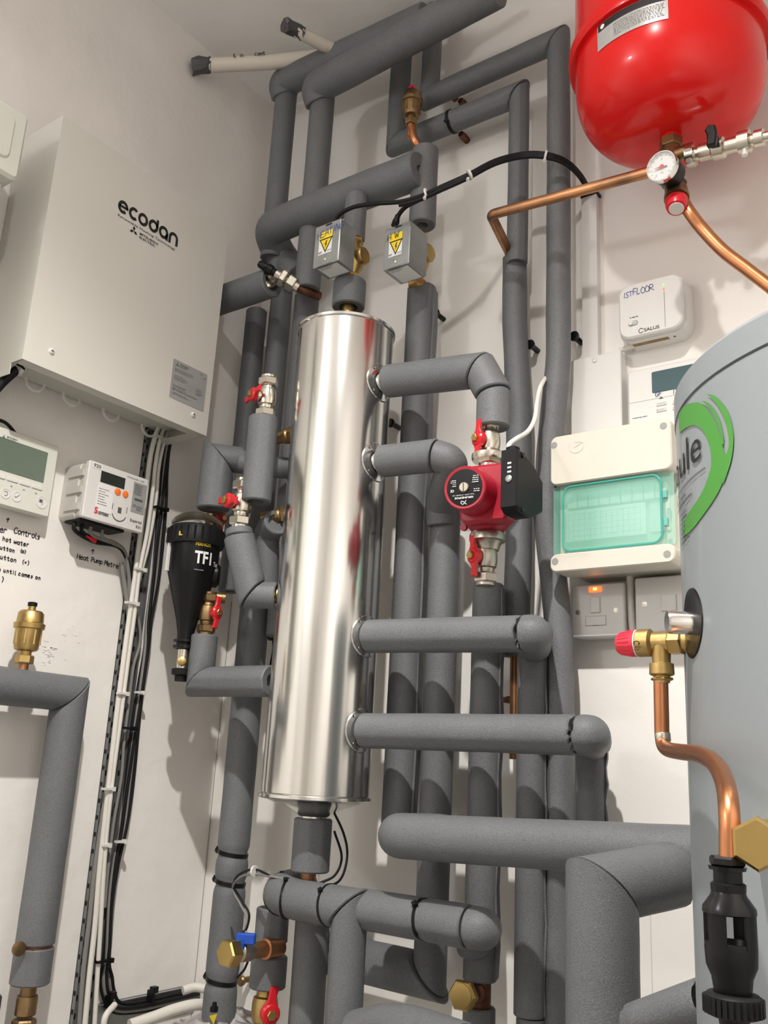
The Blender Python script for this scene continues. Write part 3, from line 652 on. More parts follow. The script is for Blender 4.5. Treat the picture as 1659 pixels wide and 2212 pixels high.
# folded steel cover: front sheet, sides, short lips at the bottom
mb = MB(); th = .0015
mb.box((bx1-th, y0, zb_), (bx1, y1, zt_)); mb.box((.003, y0, zb_), (bx1-th, y0+th, zt_)); mb.box((.003, y1-th, zb_), (bx1-th, y1, zt_)); mb.box((.003, y0+th, zt_-th), (bx1-th, y1-th, zt_))
mb.build('cover', 'white_box', t)
mb = MB().box((bx1-.028, y0+.004, zb_-.0), (bx1-th, y1-.001, zb_+.0012)).box((.003, y1-.03, zb_), (bx1-.028, y1-th, zb_+.0012)); mb.build('bottom_lip', 'white_box', t)
MB().box((.003, y0+.01, zb_+.03), (bx1-.03, y1-.01, zb_+.032)).build('base_plate', 'grey_white', t)
MB().box((.003, y0, zb_-.022), (bx1-.035, y0+.0015, zb_+.0)).build('side_flap', 'white_box', t)
for px, py in ((111, 759), (417, 896)):
    p = atx(px, py, bx1); MB().lathe(p, X, [(0, .0062), (.0015, .0062), (.0035, .0045), (.0042, 0)], 16).build('screw', 'white_plastic', t)
    MB().box(p+V3(.0038, -.003, -.0006), p+V3(.0045, .003, .0006)).box(p+V3(.0038, -.0006, -.003), p+V3(.0045, .0006, .003)).build('screw_slot', 'ink_faint', t)
yd = Y; e_ = .0006
o = atx(254, 480, bx1); pR = atx(381, 527, bx1); wE = pR[1]-atx(256, 430, bx1)[1]
mb = MB(); bo = atx(257, 462, bx1)+X*e_; x_h = atx(256, 425, bx1)[2]-bo[2]
# rounded logotype drawn from ring strokes
def arcst(mb, o, u, v, cx, cy, r, a0, a1, th, n=22):
    for k in range(n):
        a = math.radians(a0+(a1-a0)*k/n); b = math.radians(a0+(a1-a0)*(k+1)/n)
        q = [o+u*(cx+R*math.cos(w))+v*(cy+R*math.sin(w)) for w, R in ((a, r-th/2), (b, r-th/2), (b, r+th/2), (a, r+th/2))]; mb.add(q, [(0, 1, 2, 3)])
def bar(mb, o, u, v, x0, y0, x1, y1): quad(mb, arr(o), u, v, x0, y0, x1, y1)
W6 = wE/6.05; R0 = W6*.375; T0 = W6*.24; bo = V3(bx1+e_, atx(255, 440, bx1)[1], atx(275, 468, bx1)[2]); ZV = Z*1.12; penx = R0+T0/2
for ch in 'ecodan':
    cx, cy = penx, R0+T0/2; penx += W6*(.92 if ch == 'c' else 1.06); A_ = (mb, bo, Y, ZV)
    if ch == 'e': arcst(*A_, cx, cy, R0, 0, 315, T0); bar(*A_, cx-R0, cy-T0*.35, cx+R0+T0/2, cy+T0*.45)
    if ch == 'c': arcst(*A_, cx, cy, R0, 48, 312, T0)
    if ch in 'oda': arcst(*A_, cx, cy, R0, 0, 360, T0)
    if ch == 'd': bar(*A_, cx+R0-T0/2, cy, cx+R0+T0/2, cy+R0*1.75)
    if ch == 'a': bar(*A_, cx+R0-T0/2, cy-R0-T0/2, cx+R0+T0/2, cy)
    if ch == 'n': arcst(*A_, cx, cy, R0, 0, 180, T0); bar(*A_, cx+R0-T0/2, cy-R0-T0/2, cx+R0+T0/2, cy); bar(*A_, cx-R0-T0/2, cy-R0-T0/2, cx-R0+T0/2, cy)
mb.build('lettering', 'ink', t)
mb = MB(); text(mb, 'Renewable Heating Technology', bo+V3(0, W6*.12, -W6*.42), Y, Z, W6*.22, W6*5.85)
text(mb, 'MITSUBISHI', bo+V3(0, W6*2.35, -W6*.86), Y, Z, W6*.21, W6*1.85, .015); text(mb, 'ELECTRIC', bo+V3(0, W6*2.35, -W6*1.17), Y, Z, W6*.21, W6*1.6, .015)
def diamonds(mb, o, u, v, s):
    for a in (90, 210, 330):
        d = V3(math.cos(math.radians(a)), math.sin(math.radians(a)), 0); p = V3(-d[1], d[0], 0)
        q = [(0, 0), (d*.5-p*.29)[:2], d[:2], (d*.5+p*.29)[:2]]
        mb.add([arr(o)+arr(u)*(a_[0]*s)+arr(v)*(a_[1]*s) for a_ in q], [(0, 1, 2, 3)])
diamonds(mb, bo+V3(0, W6*1.75, -W6*.85), Y, Z, W6*.42); mb.build('small_lettering', 'ink', t)
# rating plate
rp0 = atx(375, 774, bx1); rp1_ = atx(439, 890, bx1); pw = rp1_[1]-rp0[1]; ph = rp0[2]-rp1_[2]; ro_ = V3(bx1, rp0[1], rp0[2]-ph*.5)
ro_ = V3(bx1, (rp0[1]+rp1_[1])/2, (rp0[2]+rp1_[2])/2+.0)
pl = MB().prism(rrect(pw, ph, .003), ro_, Y, Z, X, .0008).build('rating_plate', 'sticker_silver', t)
mb = MB(); po = ro_+V3(.0012, -pw*.44, ph*.40); diamonds(mb, po+V3(0, pw*.06, -ph*.02), Y, Z, pw*.06); text(mb, 'MITSUBISHI', po+V3(0, pw*.14, 0), Y, Z, ph*.035, pw*.24, .02); text(mb, 'ELECTRIC', po+V3(0, pw*.14, -ph*.05), Y, Z, ph*.035, pw*.2, .02)
finetext(mb, po+V3(0, 0, -ph*.13), Y, Z, pw*.55, 3, ph*.018, None, 2); text(mb, 'CE', po+V3(0, pw*.72, 0), Y, Z, ph*.045); finetext(mb, po+V3(0, 0, -ph*.30), Y, Z, pw*.4, 4, ph*.018, None, 4); finetext(mb, po+V3(0, pw*.66, -ph*.42), Y, Z, pw*.2, 5, ph*.018, None, 5)
quad(mb, po, Y, Z, pw*.83, -ph*.06, pw*.9, -ph*.045)
finetext(mb, po+V3(0, 0, -ph*.56), Y, Z, pw*.42, 3, ph*.018, None, 6); text(mb, 'MITSUBISHI ELECTRIC', po+V3(0, 0, -ph*.68), Y, Z, ph*.03, pw*.72, .02); finetext(mb, po+V3(0, 0, -ph*.75), Y, Z, pw*.6, 2, ph*.018, None, 7)
for k in range(4): quad(mb, po, Y, Z, pw*.1, -ph*(.36+.06*k), pw*.88, -ph*(.3575+.06*k))
mb.build('plate_print', 'ink_faint', pl)
# clear cable-gland loops hanging from the underside
for px, py, lb in ((80, 800, 'clear plastic gland ring under the controller box, leftmost'), (158, 838, 'clear plastic gland ring under the controller box, second from left'), (243, 868, 'clear plastic gland ring under the controller box, third from left'), (325, 905, 'clear plastic gland ring nearest the white cables under the controller box')):
    p = atx(px, py, .07); c = V3(.07, p[1], zb_+.004)
    m = MB().sweep([c+V3(0, math.cos(a), math.sin(a))*.020 for a in np.linspace(math.pi, 2*math.pi, 14)], .003, 8); tag(m.build('gland_ring', 'loop'), lb, 'ring', 'clear gland rings under the controller')
# ================================================================== second white unit, upper left edge
t = thing('wall_unit', 'cream moulded wall unit cut off at the upper left edge', 'unit', (0, y0-.2, 2.3))
ua = atx(62, 275, .16); ub = atx(40, 388, .16); yr = (ua[1]+ub[1])/2; ztu = atx(20, 248, .16)[2]+.02
MB().prism(rrect(.34, ztu-ub[2]+.01, .012), V3(0, yr-.17, (ztu+ub[2])/2), Y, Z, X, .16, .006).build('lid', 'grey_white', t)
MB().prism(rrect(.29, (ztu-ub[2])*.72, .016), V3(.158, yr-.17, (ztu+ub[2])/2+.004), Y, Z, X, .006, .004).build('lid_panel', 'grey_white', t)
MB().prism(rrect(.30, .8, .025), V3(0, yr-.163, ub[2]-.41), Y, Z, X, .135, .01).build('body', 'grey_white', t)
MB().prism(rrect(.26, .7, .03), V3(.134, yr-.16, ub[2]-.40), Y, Z, X, .014, .008).build('body_panel', 'grey_white', t)
MB().box((0.05, yr-.036, ub[2]-.06), (.125, yr-.012, ub[2]+.01)).build('hinge', 'grey_white', t)
# ================================================================== thermostat (left edge)
tx_ = .035; a = atx(130, 968, tx_); b = atx(103, 1118, tx_); yR = (a[1]+b[1])/2; zT = a[2]+.002; zB = b[2]; hh = zT-zB; ww = hh*.98
t = thing('wall_thermostat', 'pale green white wall controller with grey LCD at the left edge', 'controller', (0, yR-ww/2, zB))
cc = V3(0, yR-ww/2, (zT+zB)/2)
MB().prism(rrect(ww-.006, hh-.006, .006), cc, Y, Z, X, .022).build('back_case', 'grey_white', t)
MB().prism(rrect(ww, hh, .004), cc+X*.016, Y, Z, X, tx_-.016, .002).build('front_case', 'grey_white', t)
tl = V3(tx_, yR-ww, zT)
q0_ = atx(103, 980, tx_); q1_ = atx(94, 1042, tx_); scR = (q0_[1]+q1_[1])/2; scT = atx(103, 978, tx_)[2]; scB = atx(92, 1043, tx_)[2]
MB().prism(rrect(ww*.80, scT-scB, .001), V3(tx_, scR-ww*.40, (scT+scB)/2), Y, Z, X, .0006).build('screen', 'lcd', t)
for k in range(4):
    p = V3(tx_, scR-.012-.0265*k, scB-.012); MB().prism(rrect(.0235, .0085, .002), p, Y, Z, X, .0022, .001).build('button', 'white_plastic', t)
for k, g in enumerate(('ring', 'ring', 'ring')):
    pp = [atx(90, 1085, tx_), atx(36, 1073, tx_), atx(12, 1066, tx_)][k]; rr_ = .0125 if k == 0 else .010
    MB().lathe(pp, X, [(0, rr_), (.001, rr_), (.0012, rr_*.86), (.0004, rr_*.84)], 24).build('round_button', 'white_plastic', t)
    m = MB()
    if k == 1: m.add([pp+V3(.0009, a_, b_) for a_, b_ in ((-.005, 0), (-.002, -.003), (.005, .004), (.0045, .0048), (-.002, -.0015), (-.0045, .0008))], [(0, 1, 4, 5), (1, 2, 3, 4)])
    elif k == 2: arcst(m, pp+X*.0009, Y, Z, 0, 0, .004, -120, 150, .0009)
    else:
        quad(m, pp+X*.0009, Y, Z, -.006, -.001, .0, .005); quad(m, pp+X*.0009, Y, Z, .0005, -.006, .0015, .006)
    m.build('button_symbol', 'ink_faint', t)
mb = MB(); p = atx(8, 944, tx_)+X*.0007; diamonds(mb, p+Z*.0, Y, Z, .0045); text(mb, 'MITSUBISHI', p+V3(0, .0065, .0008), Y, Z, .0034, .022, .02); text(mb, 'ELECTRIC', p+V3(0, .0065, -.0040), Y, Z, .0034, .018, .02); mb.build('lettering', 'ink_faint', t)
# arrow-shaped glyphs between buttons
mb = MB()
for k in range(4):
    p = V3(tx_+.0006, scR-.012-.0265*k, scB-.0245); quad(mb, p, Y, Z, -.002, -.0012, .002, .0012)
mb.build('button_marks', 'ink_grey', t)
tube([atx(-30, 905, .03), atx(10, 912, .03), atx(40, 945, .012)], .0035, 'black_matte', 'cable', thing('cable', 'dark cable looping over the top of the pale controller', 'cable', atx(10, 912, .03)))
# ================================================================== heat meter
mx_ = .08; a = atx(192, 992, mx_); b = atx(320, 1036, mx_); c = atx(309, 1154, mx_); d_ = atx(180, 1115, mx_)
yl = (a[1]+d_[1])/2; yr_ = (b[1]+c[1])/2; zt2 = (a[2]+b[2])/2; zb2 = (c[2]+d_[2])/2; mw = yr_-yl; mh = zt2-zb2; mc = V3(0, (yl+yr_)/2, (zt2+zb2)/2)
t = thing('heat_meter', 'white heat meter with two orange buttons hung on the left wall', 'meter', (0, mc[1], zb2))
MB().prism(rrect(mw*.99, mh*.99, .010), mc+X*.0, Y, Z, X, .052, .003).build('rear_case', 'case_clear', t)
MB().prism(rrect(mw*.96, mh*.96, .006), mc+X*.052, Y, Z, X, mx_-.056).build('mid_case', 'case_clear', t)
MB().prism(rrect(mw, mh, .004), mc+X*(mx_-.010), Y, Z, X, .010, .0015).build('front_cover', 'white_plastic', t)
for k in range(3): MB().box((.02, yl-.0025, zb2+mh*(.14+.3*k)), (.065, yl+.003, zb2+mh*(.26+.3*k))).build('clip_tab', 'case_clear', t)
FO = V3(mx_+.0006, yl, zb2)
def fr(mbx, x0, y0, x1, y1, dz=0): quad(mbx, FO+X*dz, Y, Z, mw*x0, mh*y0, mw*x1, mh*y1)
m = MB(); fr(m, .20, .68, .60, .88); m.build('display', 'lcd_dark', t)
m = MB(); fr(m, .17, .17, .44, .66); m.build('info_sticker', 'sticker', t)
m = MB(); fr(m, .75, .33, .98, .88); s_ = m.build('type_sticker', 'sticker_silver', t)
m = MB(); fr(m, .04, .885, .21, .99); m.build('number_sticker', 'sticker', t)
m = MB(); text(m, '920', FO+V3(.0004, mw*.065, mh*.905), Y, Z, mh*.06, mw*.12, .02); text(m, 'TYFOCOR L 38%', FO+V3(.0004, mw*.62, mh*.915), Y, Z, mh*.026, mw*.3, .01)
for k in range(7): finetext(m, FO+V3(.0005, mw*.20, mh*(.56-.045*k)), Y, Z, mw*.17, 1, mh*.014, None, k)
text(m, 'ontex', FO+V3(.0005, mw*.235, mh*.12), Y, Z, mh*.07, mw*.17, .03); text(m, 'Supercal', FO+V3(.0005, mw*.76, mh*.16), Y, Z, mh*.05, mw*.2, .02); text(m, '531', FO+V3(.0005, mw*.87, mh*.07), Y, Z, mh*.045, mw*.09, .02)
finetext(m, FO+V3(.0008, mw*.77, mh*.83), Y, Z, mw*.19, 8, mh*.013, None, 9); fr(m, .79, .55, .93, .59, .0004); text(m, 'CE', FO+V3(.0008, mw*.77, mh*.43), Y, Z, mh*.045); finetext(m, FO+V3(.0008, mw*.84, mh*.45), Y, Z, mw*.12, 4, mh*.012, None, 12)
for a0, a1 in ((200, 340),): arcst(m, FO+X*.0004, Y, Z, mw*.57, mh*.25, mw*.12, a0, a1, mw*.012)
fr(m, .445, .27, .455, .38); fr(m, .685, .27, .695, .38); fr(m, .54, .24, .60, .34, .0002)
m.build('print', 'ink_faint', t)
m = MB(); text(m, 'S', FO+V3(.0005, mw*.17, mh*.12), Y, Z, mh*.11, mw*.055, .03); m.build('red_initial', 'red_cap', t)
for xx in (.50, .63):
    p = FO+V3(0, mw*xx, mh*(.60)); q = MB().lathe(p-X*.0006, X, [(0, mw*.048), (.0016, mw*.047), (.002, mw*.042), (.002, 0)], 24).build('button', 'orange', t)
MB().box((.012, yl+mw*.06, zb2-.004), (.062, yl+mw*.78, zb2+.001)).build('gland_strip', 'black_matte', t)
# cables out of the meter
mg = 'meter cables'
for k, (a_, r_c) in enumerate(((.10, .0045), (.22, .0042), (.36, .004), (.55, .0035))):
    p0 = V3(.038, yl+mw*a_, zb2); e1 = atx(262+3*k, 1186+k*3, .03); e2 = atx(284-2*k, 1255, .02)
    mid = (p0+e1)/2+V3(0, -.010+.005*k, -.016+.004*k)
    tag(tube([p0, p0-Z*.02+Y*.003, mid, e1, e2, atx(282-2*k, 1330, .015)], r_c, 'black_matte' if k < 2 else 'grey_cable', 'meter_cable'), ['black cable from the leftmost gland of the heat meter, deepest loop', 'black cable from the second gland of the heat meter', 'grey cable from the third gland of the heat meter', 'thin grey cable from under the right half of the heat meter'][k], 'cable', 'meter cables')
pr = V3(.038, yl+mw*.2, zb2-.045)
tag(tube([atx(183, 1157, .036), atx(194, 1163, .036), atx(206, 1169, .036)], .0052, 'red_plastic', 'red_tape'), 'bit of red tape on the black meter cable', 'tape')
# ================================================================== handwriting on the left wall
m = MB(); e = .0012
def wl(s, px, py, px2, k=1.0):
    a = atx(px, py, e); b = atx(px2, py, e); L = b[1]-a[1]; n = sum(8.6 if c not in 'il1I.() ' else 8.6*.62 for c in s); hand(m, s, a, Y, Z, L/n*11*k, 8.6/k, .0016)
wl('ter', -10, 1146, 17, 1.1); wl('Controls', 30, 1151, 89, 1.1); wl('hot water', 5, 1167, 66, .9); wl('utton', 0, 1186, 34, .9); wl('(o)', 44, 1193, 56)
wl('button', -7, 1205, 38, .9); wl('(*)', 48, 1217, 64, .9); wl('n until comes on', -4, 1233, 92, .85); wl(')', 3, 1256, 8); wl('^', 14, 1127, 22)
o_ = m.build('handwriting', 'ink', None); tag(o_, 'black handwritten instructions on the wall under the pale controller', 'writing')
m = MB(); wl('Heat Pump Metre', 166, 1206, 259, 1.05); wl('^', 197, 1196, 205); tag(m.build('handwriting', 'ink'), 'handwritten words and arrow on the wall under the heat meter', 'writing')
# scuffs
m = MB(); rn = random.Random(4)
for k in range(26):
    p = atx(rn.gauss(101, 9), rn.gauss(1413, 14), .0006); l = rn.uniform(.003, .010); quad(m, p, Y, Z, 0, 0, l, .0011)
for k in range(14):
    p = atx(rn.gauss(150, 20), rn.gauss(1370, 22), .0006); quad(m, p, Y, Z, 0, 0, rn.uniform(.002, .006), .0008)
o_ = m.build('scuff_marks', 'scuff'); tag(o_, 'grey scuff marks on the wall beside the brass air vent', 'mark'); o_['kind'] = 'stuff'
# ================================================================== cable tray on the left wall
ty = atx(282, 1340, 0)[1]; tzb = .05; tzt = zb_+.05; tw = .052
t = thing('cable_tray', 'galvanised perforated cable tray running down the left wall', 'tray', (0, ty, tzb))
mb = MB().box((0, ty-tw/2, tzb), (.002, ty+tw/2, tzt)).box((0, ty-tw/2, tzb), (.011, ty-tw/2+.001, tzt)).box((0, ty+tw/2-.001, tzb), (.011, ty+tw/2, tzt)); mb.build('tray_strip', 'galv_dark', t)
mb = MB()
for k in range(int((tzt-tzb)/.032)):
    z = tzb+.02+k*.032
    for s in (-1, 1): mb.prism(rrect(.004, .011, .0019, 3), V3(.0021, ty+s*.0165, z), Y, Z, X, .0003)
    mb.prism(rrect(.0009+.005, .009, .0024, 3), V3(.006, ty-tw/2-.0003, z+.010), X, Z, -Y, .0003)
o_ = mb.build('slots', 'black', t); o_['kind'] = 'stuff'
def wallcable(label, pix, x, r, m, grp=None): return tag(tube([atx(a_, b_, x) for a_, b_ in pix], r, m, 'cable', None, 8, 5), label, 'cable', grp)
wallcable('thick white cable down the tray, leftmost of the white ones', [(352, 905), (338, 935), (326, 980), (318, 1040), (304, 1150), (292, 1240), (280, 1330), (268, 1420), (255, 1520), (240, 1650), (228, 1760), (215, 1880), (205, 2000), (193, 2110), (182, 2230)], .026, .0055, 'white_cable')
wallcable('second white cable in the tray beside the thick one', [(362, 912), (347, 945), (336, 1000), (330, 1060), (318, 1150), (301, 1235), (290, 1330), (276, 1430), (262, 1540), (246, 1660), (232, 1780), (224, 1880), (217, 2000), (210, 2110), (203, 2230)], .028, .0048, 'white_cable')
wallcable('third white cable, emerging highest under the controller', [(372, 918), (356, 950), (343, 1010), (337, 1080), (322, 1170), (304, 1240), (285, 1320), (270, 1480), (252, 1600), (236, 1720)], .022, .0042, 'white_cable')
wallcable('grey cable on the left edge of the tray below the meter', [(262, 1215), (272, 1280), (278, 1340), (270, 1420), (255, 1530), (240, 1640), (222, 1760), (205, 1880), (193, 1990), (180, 2100), (170, 2230)], .017, .0048, 'grey_cable')
wallcable('thin grey cable curving out then back on the tray', [(285, 1270), (300, 1340), (302, 1390), (288, 1440), (278, 1520), (268, 1600), (262, 1680), (245, 1780), (233, 1880), (226, 1960)], .016, .0036, 'grey_cable')
BL = [(378, 925), (366, 960), (357, 1020), (350, 1090), (340, 1170), (330, 1260), (320, 1340), (318, 1400), (308, 1480), (296, 1560), (284, 1640), (272, 1720), (262, 1790), (248, 1870), (240, 1950), (236, 2040), (232, 2085)]
for k in range(5):
    off = [(a_+(-9+5*k)*(.6+.5*math.sin(i*.9+k)), b_) for i, (a_, b_) in enumerate(BL)]
    tail = [(218+6*k, 2110), (222+6*k, 2150-3*k), (243+4*k, 2185-5*k), (300, 2186-5*k), (380, 2168-5*k), (430, 2155-4*k)]
    wallcable(['black cable in the tray bundle, left strand', 'dark grey cable in the tray bundle, second strand', 'black cable in the tray bundle, middle strand', 'grey cable in the tray bundle, fourth strand', 'black cable in the tray bundle, right strand'][k], off+tail, .014+.004*(k % 3), .0034+.0006*(k % 2), ['black_matte', 'grey_cable', 'black_matte', 'grey_cable', 'black_matte'][k], 'dark cables bundled in the tray')
def zipt(label, px, py, x, w, m, n=9):
    p = atx(px, py, x); t = MB().box(p+V3(-.004, -w/2, -.0022), p+V3(.0065, w/2, .0022)).box(p+V3(-.003, w/2-.002, -.0042), p+V3(.0085, w/2+.005, .0042))
    return tag(t.build('cable_tie', m), label, 'cable tie', 'cable ties on the wall cables')
for i, (px, py, w, m_, lb) in enumerate(((345, 945, .03, 'white_plastic', 'white cable tie just under the controller box'), (345, 1098, .03, 'black', 'black cable tie level with the heat meter'), (300, 1230, .022, 'white_plastic', 'white cable tie right of the writing under the meter'), (282, 1303, .026, 'white_plastic', 'white cable tie across the tray level with the air vent'),
    (262, 1498, .02, 'white_plastic', 'white cable tie on the white cable at mid height'), (300, 1496, .018, 'white_plastic', 'white cable tie on the dark bundle at mid height'), (275, 1573, .03, 'black', 'black cable tie on the dark bundle beside the tray slots'), (231, 1704, .022, 'white_plastic', 'white cable tie low on the grey cable'), (258, 1818, .02, 'white_plastic', 'white cable tie on the lower dark bundle'), (226, 1826, .014, 'white_plastic', 'white cable tie low on the white cable'), (222, 2076, .032, 'black', 'black cable tie above the bottom bend of the bundle'))):
    zipt(lb, px, py, .03, w, m_)
# lower horizontal tray + conduit
t = thing('cable_tray', 'perforated cable tray running sideways low on the left wall', 'tray', atx(330, 2150, 0)); a = atx(250, 2168, 0); b = atx(425, 2130, 0); z_ = (a[2]+b[2])/2
MB().box((0, a[1]-.05, z_-.05), (.003, -.004, z_+.006)).box((0, a[1]-.05, z_+.005), (.012, -.004, z_+.006)).build('tray_strip', 'galv', t)
mb = MB()
for k in range(9): mb.prism(rrect(.010, .004, .0019, 3), V3(.0031, -.02-.035*k, z_-.006), Y, Z, X, .0003)
mb.build('slots', 'black', t)['kind'] = 'stuff'
tag(tube([atx(280, 2215, .07), atx(330, 2198, .08), atx(380, 2180, .09), atx(430, 2170, .10), atx(470, 2180, .10)], .011, 'white_cable', 'conduit'), 'fat white cable bundle at the bottom edge beside the plastic bag', 'cable')
tag(tube([atx(395, 2140, .05), atx(420, 2133, .06), atx(445, 2136, .08)], .009, 'white_cable', 'conduit'), 'short white conduit beside the strapped vertical foam pipe', 'pipe')
tag(tube([atx(222, 2230, .06), atx(228, 2195, .06), atx(248, 2170, .05)], .006, 'white_cable', 'cable'), 'white cable bending round at the bottom left of the bag', 'cable')
for px, py, lb in ((237, 2158, 'black cable tie at the bottom bend, left'), (328, 2146, 'black cable tie on the sideways tray')):
    p = atx(px, py, .03); tag(MB().box(p+V3(-.01, -.004, -.016), p+V3(.008, .002, .006)).box(p+V3(0, -.007, .002), p+V3(.012, .006, .014)).build('cable_tie', 'black'), lb, 'cable tie', 'cable ties on the wall cables')
# crumpled plastic bag with plug, bottom left
t = thing('plastic_bag', 'crumpled clear plastic bag of fittings at the bottom edge', 'bag', atx(470, 2225, .22))
rn = random.Random(9); mb = MB(); c = atx(490, 2186, .20); vs = []; fs = []; nu, nv = 16, 9
for i in range(nu):
    for j in range(nv):
        u_, v_ = i/(nu-1)-.5, j/(nv-1)-.5; vs.append(c+V3(0, 1, 0)*u_*.17+V3(1, 0, 0)*v_*.12+Z*(-.02+.022*(1-4*u_*u_)*(1-3*v_*v_)+rn.uniform(-.007, .007))+V3(rn.uniform(-.005, .005), rn.uniform(-.005, .005), 0))
for i in range(nu-1):
    for j in range(nv-1): fs.append((i*nv+j, (i+1)*nv+j, (i+1)*nv+j+1, i*nv+j+1))
mb.add(vs, fs).build('bag_film', 'bag', t, 15)
MB().lathe(atx(462, 2185, .24), Z, [(0, .008), (.008, .008), (.009, .005), (.016, .004)], 12).build('black_plug', 'black', t)
p = atx(460, 2200, .262); MB().add([p+V3(.0, -.010, .006), p+V3(0, .010, .006), p+V3(.003, 0, -.010)], [(0, 1, 2)]).build('warning_label', 'yellow', t)
# ================================================================== ball valves
def frame(ax, n):
    ax = nz(ax); n = nz(n-ax*(n@ax)); return ax, n, np.cross(ax, n)
def wings(L, W, hub):
    out = []
    for s in (1, -1):
        out += [(s*hub*.55, -s*hub*.8), (s*L*.55, -s*W*.35), (s*L, -s*W*.62), (s*L*1.02, s*W*.30), (s*L*.5, s*W*.42), (s*hub*.6, s*hub*.85)]
    return out
def ball_valve(label, c, ax, n, s=1., lev=None, m='nickel', off=.018, lvm='red_plastic', tail=True, parts=True):
    ax, n, b = frame(ax, arr(n)); c = arr(c); t = thing('ball_valve', label, 'valve', c)
    MB().lathe(c-ax*.020*s, ax, [(-.006*s, .010*s), (0, .0125*s), (.004*s, .0125*s), (.006*s, .0155*s), (.014*s, .017*s), (.026*s, .017*s), (.034*s, .0155*s), (.036*s, .0125*s), (.046*s, .011*s)], 28).lathe(c, n, [(0, .009*s), (off*s, .0085*s), ((off+.004)*s, .006*s)], 16).build('valve_body', m, t)
    for k in (-1, 1): MB().hexn(c+ax*(.023*s*k) if k > 0 else c-ax*.038*s, ax, .015*s, .0185*s).lathe(c+ax*(.038*s if k > 0 else -.042*s), ax, [(0, .0145*s), (.004*s, .0145*s)], 20).build('hex_nut', m, t)
    lev = nz(lev if lev is not None else ax); lev = nz(lev-n*(lev@n)); pv = np.cross(n, lev); q = c+n*(off+.004)*s
    lv = MB().prism(wings(.031*s, .013*s, .012*s), q, lev, pv, n, .0045*s, .0012*s).lathe(q-n*.004*s, n, [(0, .0125*s), (.008*s, .0125*s), (.0105*s, .010*s)], 24).build('lever', lvm, t)
    MB().hexn(q+n*.0060*s, n, .0055*s, .0065*s).build('lever_nut', 'gold', lv)
    return t
# pump axis
PX = PXx; PD = TD+.0
def pz(py): return at(1058, py, PD)[2]
fN = V3(-.35, -1, 0)
ball_valve('nickel ball valve with red butterfly handle on top of the red pump', V3(PX, -PD, pz(955)), Z, fN, 1.12, V3(.05, 0, 1))
ball_valve('nickel ball valve with red butterfly handle below the red pump', V3(PX-.002, -PD, pz(1205)), Z, fN, 1.15, V3(-.12, 0, 1), 'nickel_dull')
# ================================================================== circulation pump
zc_ = pz(1085); c = V3(PX, -PD, zc_)
t = thing('circulation_pump', 'red circulation pump with black face plate and black terminal box', 'pump', c-Z*.05); PU = t
fc = at(1003, 1053, PD+.115); 
hx_ = V3(0, -1, 0); pdep = .112; s = 1.0
r_face = wr(at(1003, 1053, PD+pdep), 96)
dc = at(1003, 1053, PD+pdep); ma = V3(dc[0], -PD-pdep, dc[2]); back = V3(PX-.002, -PD+.02, zc_+.004); axm = nz(ma-back); Lm = np.linalg.norm(ma-back)
MB().lathe(back, axm, [(0, .034), (.012, .045), (.03, .050), (.034, .050), (.036, .044), (Lm-.012, r_face*.98), (Lm-.010, r_face*1.02), (Lm-.003, r_face*1.02), (Lm, r_face*.97), (Lm-.001, r_face*.84)], 48).build('motor_housing', 'red_pump', t)
MB().lathe(ma-axm*.002, axm, [(0, r_face*.86), (.0016, r_face*.86), (.0018, r_face*.84), (.0018, 0)], 48).build('face_plate', 'black_matte', t)
rf_ = MB().lathe(ma, axm, [(0, r_face*.26), (.0004, r_face*.26)], 32).build('plug_recess', 'black_gloss', t)
gs = MB().lathe(ma, axm, [(0, r_face*.215), (.0035, r_face*.215), (.0045, r_face*.19), (.0045, 0)], 28).build('vent_screw', 'beige', t)
e1 = nz(X-axm*(X@axm)); e2 = nz(np.cross(axm, e1)); e2 = e2 if e2[2] > 0 else -e2
MB().add([ma+axm*.0048+e1*a_*r_face*.02+e2*b_*r_face*.18 for a_, b_ in ((-1, -1), (1, -1), (1, 1), (-1, 1))], [(0, 1, 2, 3)]).build('screw_slot', 'ink', t)
# print upside-down as mounted
m = MB(); fo = ma+axm*.0021; U_, V_ = -e1, -e2
text(m, 'GRUNDFOS', fo+U_*(-r_face*.45)+V_*(r_face*.44), U_, V_, r_face*.085, r_face*.9, .03)
for sgn, a_ in ((1, 0), (-1, 0)):
    for st in ([(-.10, .60), (-.02, .74), (.10, .80)], [(-.12, .80), (.0, .68), (.12, .62), (.16, .70), (.10, .76)]):
        for k in range(len(st)-1):
            p, q = st[k], st[k+1]; P0 = fo+U_*p[0]*r_face+V_*p[1]*r_face; P1 = fo+U_*q[0]*r_face+V_*q[1]*r_face; dd = nz(P1-P0); sd = np.cross(axm, dd)*r_face*.022; m.add([P0-sd, P1-sd, P1+sd, P0+sd], [(0, 1, 2, 3)])
text(m, 'Type UPS2 15-50/60 130', fo+U_*(-r_face*.5)+V_*(r_face*.33), U_, V_, r_face*.05, r_face*1.05)
text(m, 'CE', fo+U_*(r_face*.48)+V_*(r_face*.08), U_, V_, r_face*.11, r_face*.17, .03)
finetext(m, fo+U_*(r_face*.38)+V_*(-r_face*.10), U_, V_, r_face*.28, 4, r_face*.045, None, 3); finetext(m, fo+U_*(-r_face*.7)+V_*(-r_face*.22), U_, V_, r_face*.5, 4, r_face*.05, None, 8)
finetext(m, fo+U_*(-r_face*.74)+V_*(r_face*.20), U_, V_, r_face*.3, 2, r_face*.05, None, 6)
m.build('face_print', 'sticker', t)
